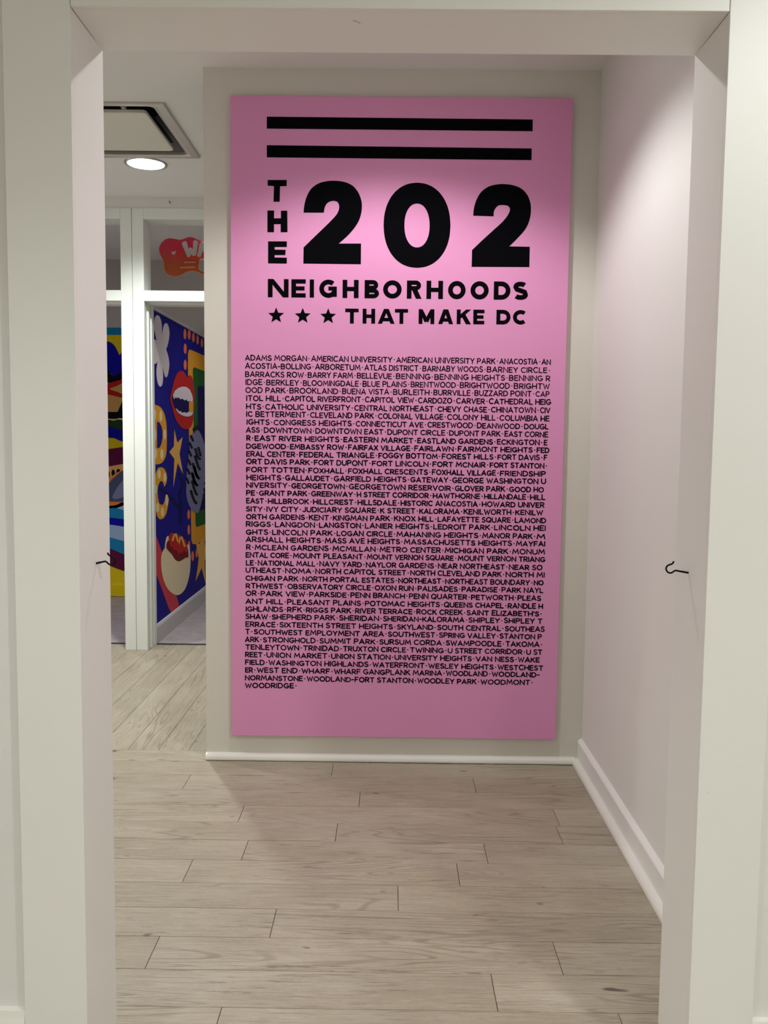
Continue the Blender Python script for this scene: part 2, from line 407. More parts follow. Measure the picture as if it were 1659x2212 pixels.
# ------------------------------------------------------------------ measured outlines (metres on their own surfaces)
TEXT_LINES = [
    ('ADAMS MORGAN·AMERICAN UNIVERSITY·AMERICAN UNIVERSITY PARK·ANACOSTIA·AN',-0.656,1.8649,0.718,1.8601,[-0.3668,0.0156,0.4783,0.6675]),
    ('ACOSTIA-BOLLING·ARBORETUM·ATLAS DISTRICT·BARNABY WOODS·BARNEY CIRCLE·',-0.6552,1.8289,0.714,1.8224,[-0.349,-0.1272,0.1337,0.4231]),
    ('BARRACKS ROW·BARRY FARM·BELLEVUE·BENNING·BENNING HEIGHTS·BENNING R',-0.6553,1.7919,0.7175,1.7867,[-0.3817,-0.1605,0.0149,0.1878,0.523]),
    ('IDGE·BERKLEY·BLOOMINGDALE·BLUE PLAINS·BRENTWOOD·BRIGHTWOOD·BRIGHTW',-0.6531,1.7561,0.7159,1.7509,[-0.5685,-0.4032,-0.1346,0.0818,0.3029,0.5454]),
    ('OOD PARK·BROOKLAND·BUENA VISTA·BURLEITH·BURRVILLE·BUZZARD POINT·CAP',-0.6541,1.7208,0.7158,1.717,[-0.4641,-0.2265,0.0029,0.1849,0.3692,0.6439]),
    ('ITOL HILL·CAPITOL RIVERFRONT·CAPITOL VIEW·CARDOZO·CARVER·CATHEDRAL HEIG',-0.6506,1.6845,0.7238,1.6812,[-0.4842,-0.1235,0.1157,0.2873,0.4348]),
    ('HTS·CATHOLIC UNIVERSITY·CENTRAL NORTHEAST·CHEVY CHASE·CHINATOWN·CIV',-0.6511,1.6469,0.7212,1.6437,[-0.5734,-0.1714,0.2045,0.4452,0.6658]),
    ('IC BETTERMENT·CLEVELAND PARK·COLONIAL VILLAGE·COLONY HILL·COLUMBIA HE',-0.6508,1.6136,0.7187,1.6071,[-0.3706,-0.0642,0.2484,0.4844]),
    ('IGHTS·CONGRESS HEIGHTS·CONNECTICUT AVE·CRESTWOOD·DEANWOOD·DOUGL',-0.649,1.5776,0.7156,1.5705,[-0.5355,-0.1644,0.1598,0.3832,0.596]),
    ('ASS·DOWNTOWN·DOWNTOWN EAST·DUPONT CIRCLE·DUPONT PARK·EAST CORNE',-0.6522,1.5419,0.715,1.5354,[-0.5798,-0.3461,-0.0208,0.2584,0.5085]),
    ('R·EAST RIVER HEIGHTS·EASTERN MARKET·EASTLAND GARDENS·ECKINGTON·E',-0.6501,1.505,0.7124,1.4991,[-0.6218,-0.2194,0.1149,0.4747,0.6862]),
    ('DGEWOOD·EMBASSY ROW·FAIRFAX VILLAGE·FAIRLAWN·FAIRMONT HEIGHTS·FED',-0.6514,1.4688,0.7219,1.465,[-0.4612,-0.1982,0.1017,0.2983,0.6549]),
    ('ERAL CENTER·FEDERAL TRIANGLE·FOGGY BOTTOM·FOREST HILLS·FORT DAVIS·F',-0.6511,1.4334,0.7132,1.4312,[-0.4191,-0.0607,0.2264,0.4786,0.688]),
    ('ORT DAVIS PARK·FORT DUPONT·FORT LINCOLN·FORT MCNAIR·FORT STANTON·',-0.6511,1.3989,0.7126,1.3943,[-0.3527,-0.0894,0.185,0.4439]),
    ('FORT TOTTEN·FOXHALL·FOXHALL CRESCENTS·FOXHALL VILLAGE·FRIENDSHIP',-0.6512,1.3626,0.7085,1.3579,[-0.3777,-0.1974,0.1831,0.4914]),
    ('HEIGHTS·GALLAUDET·GARFIELD HEIGHTS·GATEWAY·GEORGE WASHINGTON U',-0.6504,1.3267,0.7104,1.3235,[-0.4827,-0.2618,0.0859,0.2758]),
    ('NIVERSITY·GEORGETOWN·GEORGETOWN RESERVOIR·GLOVER PARK·GOOD HO',-0.6513,1.2925,0.7018,1.2859,[-0.4543,-0.1928,0.2885,0.5349]),
    ('PE·GRANT PARK·GREENWAY·H STREET CORRIDOR·HAWTHORNE·HILLANDALE·HILL',-0.6514,1.2569,0.7097,1.2514,[-0.6018,-0.3643,-0.1569,0.1888,0.4217,0.6303]),
    ('EAST·HILLBROOK·HILLCREST·HILLSDALE·HISTORIC ANACOSTIA·HOWARD UNIVER',-0.6514,1.2204,0.7061,1.2158,[-0.5613,-0.356,-0.1533,0.0428,0.4119]),
    ('SITY·IVY CITY·JUDICIARY SQUARE·K STREET·KALORAMA·KENILWORTH·KENILW',-0.6528,1.1833,0.7004,1.1816,[-0.5677,-0.4046,-0.05,0.1283,0.3301,0.5649]),
    ('ORTH GARDENS·KENT·KINGMAN PARK·KNOX HILL·LAFAYETTE SQUARE·LAMOND',-0.652,1.1476,0.7155,1.1456,[-0.3744,-0.2648,0.0136,0.2123,0.5633]),
    ('RIGGS·LANGDON·LANGSTON·LANIER HEIGHTS·LEDROIT PARK·LINCOLN HEI',-0.6529,1.1137,0.7149,1.1101,[-0.5295,-0.3279,-0.1183,0.1934,0.47]),
    ('GHTS·LINCOLN PARK·LOGAN CIRCLE·MAHANING HEIGHTS·MANOR PARK·M',-0.653,1.0778,0.7134,1.0722,[-0.5417,-0.2473,0.0258,0.4172,0.6646]),
    ('ARSHALL HEIGHTS·MASS AVE HEIGHTS·MASSACHUSETTS HEIGHTS·MAYFAI',-0.6544,1.0437,0.7142,1.0385,[-0.3007,0.0604,0.5713]),
    ('R·MCLEAN GARDENS·MCMILLAN·METRO CENTER·MICHIGAN PARK·MONUM',-0.6518,1.0078,0.7137,1.0015,[-0.6215,-0.2655,-0.0506,0.2471,0.5551]),
    ('ENTAL CORE·MOUNT PLEASANT·MOUNT VERNON SQUARE·MOUNT VERNON TRIANG',-0.6541,0.9718,0.7161,0.9672,[-0.4463,-0.1081,0.307]),
    ('LE·NATIONAL MALL·NAVY YARD·NAYLOR GARDENS·NEAR NORTHEAST·NEAR SO',-0.6533,0.9362,0.7043,0.9295,[-0.6077,-0.3254,-0.1127,0.2173,0.5412]),
    ('UTHEAST·NOMA·NORTH CAPITOL STREET·NORTH CLEVELAND PARK·NORTH MI',-0.6547,0.9019,0.7154,0.8951,[-0.482,-0.3441,0.0907,0.5273]),
    ('CHIGAN PARK·NORTH PORTAL ESTATES·NORTHEAST·NORTHEAST BOUNDARY·NO',-0.6547,0.8648,0.7112,0.8589,[-0.4027,0.0365,0.251,0.6569]),
    ('RTHWEST·OBSERVATORY CIRCLE·OXON RUN·PALISADES·PARADISE·PARK NAYL',-0.6543,0.8295,0.7111,0.8238,[-0.4713,-0.0708,0.1259,0.3275,0.5102]),
    ('OR·PARK VIEW·PARKSIDE·PENN BRANCH·PENN QUARTER·PETWORTH·PLEAS',-0.6548,0.7946,0.7018,0.7875,[-0.5948,-0.3714,-0.1817,0.0864,0.3714,0.5844]),
    ('ANT HILL·PLEASANT PLAINS·POTOMAC HEIGHTS·QUEENS CHAPEL·RANDLE H',-0.6558,0.7574,0.7114,0.7503,[-0.4728,-0.1151,0.2471,0.5403]),
    ("IGHLANDS·RFK·RIGGS PARK·RIVER TERRACE·ROCK CREEK·SAINT ELIZABETH'S·",-0.6545,0.722,0.7057,0.715,[-0.4727,-0.3858,-0.1598,0.1217,0.3523]),
    ('SHAW·SHEPHERD PARK·SHERIDAN·SHERIDAN-KALORAMA·SHIPLEY·SHIPLEY T',-0.6559,0.6869,0.7106,0.6813,[-0.5432,-0.2333,-0.0309,0.3611,0.5239]),
    ('ERRACE·SIXTEENTH STREET HEIGHTS·SKYLAND·SOUTH CENTRAL·SOUTHEAS',-0.656,0.6504,0.7219,0.6434,[-0.5078,0.0326,0.2185,0.5296]),
    ('T·SOUTHWEST EMPLOYMENT AREA·SOUTHWEST·SPRING VALLEY·STANTON P',-0.6561,0.6157,0.7099,0.6084,[-0.6261,-0.008,0.2273,0.5058]),
    ('ARK·STRONGHOLD·SUMMIT PARK·SURSUM CORDA·SWAMPOODLE·TAKOMA·',-0.6584,0.5791,0.7114,0.5719,[-0.5842,-0.3229,-0.047,0.259,0.5336]),
    ('TENLEYTOWN·TRINIDAD·TRUXTON CIRCLE·TWINING·U STREET CORRIDOR·U ST',-0.6562,0.5439,0.7133,0.5364,[-0.3984,-0.2142,0.0938,0.2686,0.6303]),
    ('REET·UNION MARKET·UNION STATION·UNIVERSITY HEIGHTS·VAN NESS·WAKE',-0.6576,0.5082,0.7024,0.5001,[-0.5678,-0.2691,0.0236,0.3981,0.5926]),
    ('FIELD·WASHINGTON HIGHLANDS·WATERFRONT·WESLEY HEIGHTS·WESTCHEST',-0.6577,0.4728,0.7198,0.4621,[-0.5579,-0.078,0.1802,0.4998]),
    ('ER·WEST END·WHARF·WHARF GANGPLANK MARINA·WOODLAND·WOODLAND-',-0.6577,0.436,0.7042,0.4304,[-0.6123,-0.4054,-0.2555,0.2622,0.4735]),
    ('NORMANSTONE·WOODLAND-FORT STANTON·WOODLEY PARK·WOODMONT·',-0.6587,0.3992,0.6726,0.3933,[-0.3814,0.1303,0.4224]),
    ('WOODRIDGE·',-0.6588,0.3637,-0.4197,0.364,[]),
]
BARS = [
    ([-0.5575,2.9142],[0.611,2.9122],[0.6113,2.8622],[-0.5575,2.8632]),
    ([-0.5575,2.7925],[0.6093,2.7888],[0.6096,2.7386],[-0.5575,2.7403]),
]
DIGITS = [
    ([[-0.3942,2.5036],[-0.3935,2.5125],[-0.3928,2.5214],[-0.392,2.5303],[-0.3905,2.5394],[-0.3884,2.5488],[-0.3859,2.5584],[-0.3828,2.568],[-0.3791,2.5771],[-0.3747,2.586],[-0.3698,2.5947],[-0.3642,2.6029],[-0.358,2.6102],[-0.351,2.6165],[-0.3432,2.6221],[-0.335,2.6269],[-0.3263,2.6311],[-0.3172,2.6345],[-0.3075,2.6372],[-0.2976,2.6392],[-0.2878,2.6408],[-0.2782,2.6419],[-0.2686,2.6424],[-0.259,2.6424],[-0.2494,2.6421],[-0.2396,2.6415],[-0.2298,2.6405],[-0.2201,2.639],[-0.2108,2.6368],[-0.2018,2.6339],[-0.193,2.6304],[-0.1847,2.6262],[-0.177,2.6212],[-0.17,2.6153],[-0.1637,2.6086],[-0.1579,2.6012],[-0.1527,2.5933],[-0.148,2.5846],[-0.1439,2.5752],[-0.1404,2.5655],[-0.1379,2.5559],[-0.1364,2.5465],[-0.1358,2.5371],[-0.1359,2.5277],[-0.1366,2.5182],[-0.1378,2.5087],[-0.1395,2.4992],[-0.1419,2.4897],[-0.145,2.4805],[-0.1487,2.4715],[-0.1531,2.4628],[-0.1582,2.4542],[-0.164,2.4454],[-0.1708,2.4363],[-0.1784,2.427],[-0.1865,2.4179],[-0.1946,2.4092],[-0.2034,2.4006],[-0.2127,2.3921],[-0.2215,2.3845],[-0.2283,2.3786],[-0.2323,2.3751],[-0.2346,2.3733],[-0.236,2.3723],[-0.2379,2.3709],[-0.1382,2.3719],[-0.1384,2.2817],[-0.3944,2.2821],[-0.3937,2.3524],[-0.3827,2.3631],[-0.3717,2.3737],[-0.3607,2.3845],[-0.3493,2.3954],[-0.3372,2.407],[-0.3246,2.419],[-0.3123,2.4306],[-0.3012,2.4413],[-0.2915,2.4507],[-0.2827,2.4592],[-0.2748,2.4671],[-0.2676,2.4746],[-0.2609,2.4817],[-0.255,2.4882],[-0.2498,2.4943],[-0.2455,2.5003],[-0.2422,2.5061],[-0.2398,2.5116],[-0.2381,2.5169],[-0.237,2.522],[-0.2364,2.5271],[-0.2365,2.5321],[-0.2371,2.5367],[-0.2381,2.5408],[-0.2394,2.5443],[-0.2411,2.5474],[-0.2432,2.55],[-0.2459,2.552],[-0.2492,2.5536],[-0.2531,2.5547],[-0.2572,2.5554],[-0.2613,2.5557],[-0.2654,2.5555],[-0.2696,2.555],[-0.2737,2.554],[-0.2777,2.5527],[-0.2816,2.5509],[-0.2854,2.5488],[-0.289,2.5462],[-0.2921,2.5432],[-0.2948,2.5395],[-0.2971,2.5354],[-0.299,2.5309],[-0.3007,2.5261],[-0.302,2.521],[-0.3029,2.5156],[-0.3036,2.51],[-0.3044,2.5044]],),
    ([[0.2573,2.455],[0.2564,2.4249],[0.2527,2.3981],[0.2462,2.3733],[0.2371,2.3505],[0.2254,2.33],[0.2114,2.312],[0.1953,2.2969],[0.1773,2.2848],[0.1575,2.2759],[0.136,2.2704],[0.1118,2.2685],[0.0875,2.27],[0.066,2.275],[0.0459,2.2835],[0.0275,2.2952],[0.011,2.3101],[-0.0035,2.3278],[-0.0158,2.3481],[-0.0255,2.3707],[-0.0327,2.3954],[-0.0372,2.4221],[-0.039,2.4522],[-0.0379,2.4823],[-0.034,2.509],[-0.0274,2.5337],[-0.0181,2.5563],[-0.0064,2.5767],[0.0076,2.5944],[0.0237,2.6094],[0.0417,2.6213],[0.0613,2.63],[0.0826,2.6354],[0.1067,2.6374],[0.1307,2.6359],[0.1522,2.6309],[0.1721,2.6225],[0.1904,2.6109],[0.2069,2.5963],[0.2213,2.5788],[0.2336,2.5586],[0.2435,2.5362],[0.2508,2.5116],[0.2554,2.485]],[[0.1652,2.4532],[0.1647,2.4345],[0.1626,2.418],[0.159,2.4031],[0.1539,2.3898],[0.1474,2.3785],[0.1398,2.3694],[0.1312,2.3628],[0.1216,2.3586],[0.1106,2.3572],[0.0996,2.3584],[0.0898,2.3624],[0.081,2.3689],[0.0731,2.3778],[0.0664,2.389],[0.0609,2.4021],[0.0569,2.417],[0.0543,2.4334],[0.0533,2.4521],[0.0538,2.4708],[0.056,2.4873],[0.0596,2.5022],[0.0647,2.5154],[0.0711,2.5266],[0.0787,2.5356],[0.0874,2.5423],[0.097,2.5463],[0.1079,2.5478],[0.1189,2.5465],[0.1286,2.5426],[0.1374,2.5362],[0.1452,2.5273],[0.152,2.5162],[0.1575,2.5031],[0.1615,2.4883],[0.1641,2.4719]]),
    ([[0.3573,2.4974],[0.3579,2.5061],[0.3584,2.5147],[0.3591,2.5233],[0.3605,2.5323],[0.3627,2.5416],[0.3653,2.5513],[0.3685,2.5609],[0.3723,2.5699],[0.3766,2.5786],[0.3813,2.587],[0.3867,2.5949],[0.3928,2.602],[0.3997,2.6085],[0.4074,2.6143],[0.4155,2.6195],[0.4241,2.6239],[0.4333,2.6273],[0.4431,2.63],[0.4529,2.632],[0.4623,2.6336],[0.4709,2.6346],[0.4791,2.6351],[0.4873,2.6352],[0.4959,2.6348],[0.5053,2.6342],[0.5152,2.6331],[0.525,2.6316],[0.5345,2.6296],[0.5434,2.627],[0.5522,2.624],[0.5605,2.6204],[0.5684,2.6158],[0.5759,2.6102],[0.5829,2.6037],[0.5894,2.5965],[0.595,2.5889],[0.5997,2.5806],[0.6036,2.5718],[0.6068,2.5626],[0.6093,2.5533],[0.6111,2.5441],[0.6121,2.5348],[0.6124,2.5254],[0.6122,2.5158],[0.6114,2.5059],[0.61,2.4959],[0.608,2.4859],[0.6054,2.4762],[0.6023,2.4669],[0.5986,2.4579],[0.5942,2.4491],[0.5889,2.4402],[0.5825,2.4313],[0.575,2.4224],[0.5669,2.4136],[0.5589,2.405],[0.5502,2.3958],[0.5409,2.3864],[0.5324,2.3779],[0.5259,2.3716],[0.5224,2.3682],[0.5209,2.367],[0.5203,2.3666],[0.5193,2.3658],[0.611,2.3648],[0.6112,2.2766],[0.3548,2.2751],[0.3554,2.3482],[0.3663,2.3588],[0.3772,2.3694],[0.3883,2.3801],[0.3999,2.3912],[0.4128,2.4031],[0.4265,2.4157],[0.44,2.4279],[0.452,2.4389],[0.4625,2.4484],[0.472,2.457],[0.4804,2.4648],[0.488,2.4723],[0.4944,2.4793],[0.4999,2.4858],[0.5045,2.4919],[0.5086,2.4979],[0.5121,2.5038],[0.515,2.5095],[0.5172,2.5148],[0.5187,2.5196],[0.5194,2.5238],[0.5193,2.5275],[0.5186,2.5308],[0.5174,2.5337],[0.5158,2.5363],[0.5136,2.5386],[0.5109,2.5405],[0.5076,2.5421],[0.5034,2.5432],[0.4985,2.544],[0.4933,2.5445],[0.4883,2.5447],[0.4833,2.5448],[0.4783,2.5446],[0.4735,2.5439],[0.4691,2.5427],[0.4652,2.5406],[0.4617,2.5379],[0.4586,2.5347],[0.4559,2.5313],[0.4534,2.5274],[0.4514,2.5232],[0.4497,2.5188],[0.4485,2.5143],[0.4479,2.5097],[0.4478,2.505],[0.4479,2.5002],[0.4479,2.4954]],),
]
THE = [
    ([-0.5536,2.6431],[-0.4689,2.6439],[-0.4698,2.6176],[-0.4987,2.6164],[-0.5005,2.5497],[-0.5276,2.5494],[-0.5257,2.6171],[-0.5536,2.6187]),
    ([-0.5546,2.5115],[-0.5246,2.5118],[-0.5256,2.4779],[-0.4946,2.4782],[-0.4947,2.5112],[-0.4667,2.5114],[-0.4655,2.418],[-0.4955,2.4177],[-0.4956,2.4527],[-0.5255,2.4524],[-0.5255,2.4174],[-0.5545,2.4171]),
    ([-0.5516,2.3774],[-0.4683,2.3782],[-0.4683,2.3536],[-0.5225,2.353],[-0.5225,2.3417],[-0.4731,2.3412],[-0.475,2.3184],[-0.5225,2.3179],[-0.5225,2.3075],[-0.4682,2.307],[-0.4681,2.2814],[-0.5516,2.2815]),
]
ROW_ONE = [
    ('N',-0.5525,2.1331,-0.4602,2.2133),
    ('E',-0.4474,2.1332,-0.3835,2.2131),
    ('I',-0.3656,2.1334,-0.3466,2.2129),
    ('G',-0.3228,2.133,-0.2446,2.2131),
    ('H',-0.2188,2.133,-0.1475,2.213),
    ('B',-0.1205,2.1329,-0.0553,2.2128),
    ('O',-0.0379,2.1328,0.0447,2.2128),
    ('R',0.0681,2.1328,0.1339,2.2127),
    ('H',0.1555,2.1327,0.229,2.2126),
    ('O',0.2517,2.1326,0.3298,2.2126),
    ('O',0.3517,2.1325,0.4326,2.2125),
    ('D',0.4556,2.1324,0.5295,2.2124),
    ('S',0.5439,2.1324,0.607,2.2122),
]
ROW_TWO = [
    ('T',-0.2062,2.0209,-0.1464,2.0867),
    ('H',-0.1283,2.0212,-0.0724,2.0868),
    ('A',-0.0601,2.0215,0.0151,2.087),
    ('T',0.0159,2.0218,0.0745,2.0871),
    ('M',0.1221,2.0222,0.1922,2.0873),
    ('A',0.2097,2.0226,0.2767,2.0875),
    ('K',0.2925,2.023,0.3564,2.0876),
    ('E',0.3664,2.0233,0.4157,2.0876),
    ('D',0.4696,2.0237,0.5323,2.0879),
    ('C',0.5435,2.024,0.609,2.088),
]
STARS = [
    ([-0.5155,2.089],[-0.506,2.0654],[-0.4802,2.0641],[-0.5001,2.0478],[-0.4936,2.0232],[-0.5154,2.0367],[-0.5372,2.0228],[-0.5307,2.0475],[-0.5507,2.0634],[-0.5249,2.0652]),
    ([-0.3966,2.0883],[-0.3871,2.0647],[-0.3613,2.0634],[-0.3812,2.0471],[-0.3746,2.0225],[-0.3964,2.036],[-0.4182,2.022],[-0.4118,2.0467],[-0.4318,2.0627],[-0.406,2.0645]),
    ([-0.2827,2.0875],[-0.2731,2.0639],[-0.2473,2.0626],[-0.2672,2.0463],[-0.2605,2.0217],[-0.2824,2.0352],[-0.3041,2.0213],[-0.2977,2.046],[-0.3177,2.0619],[-0.292,2.0637]),
]
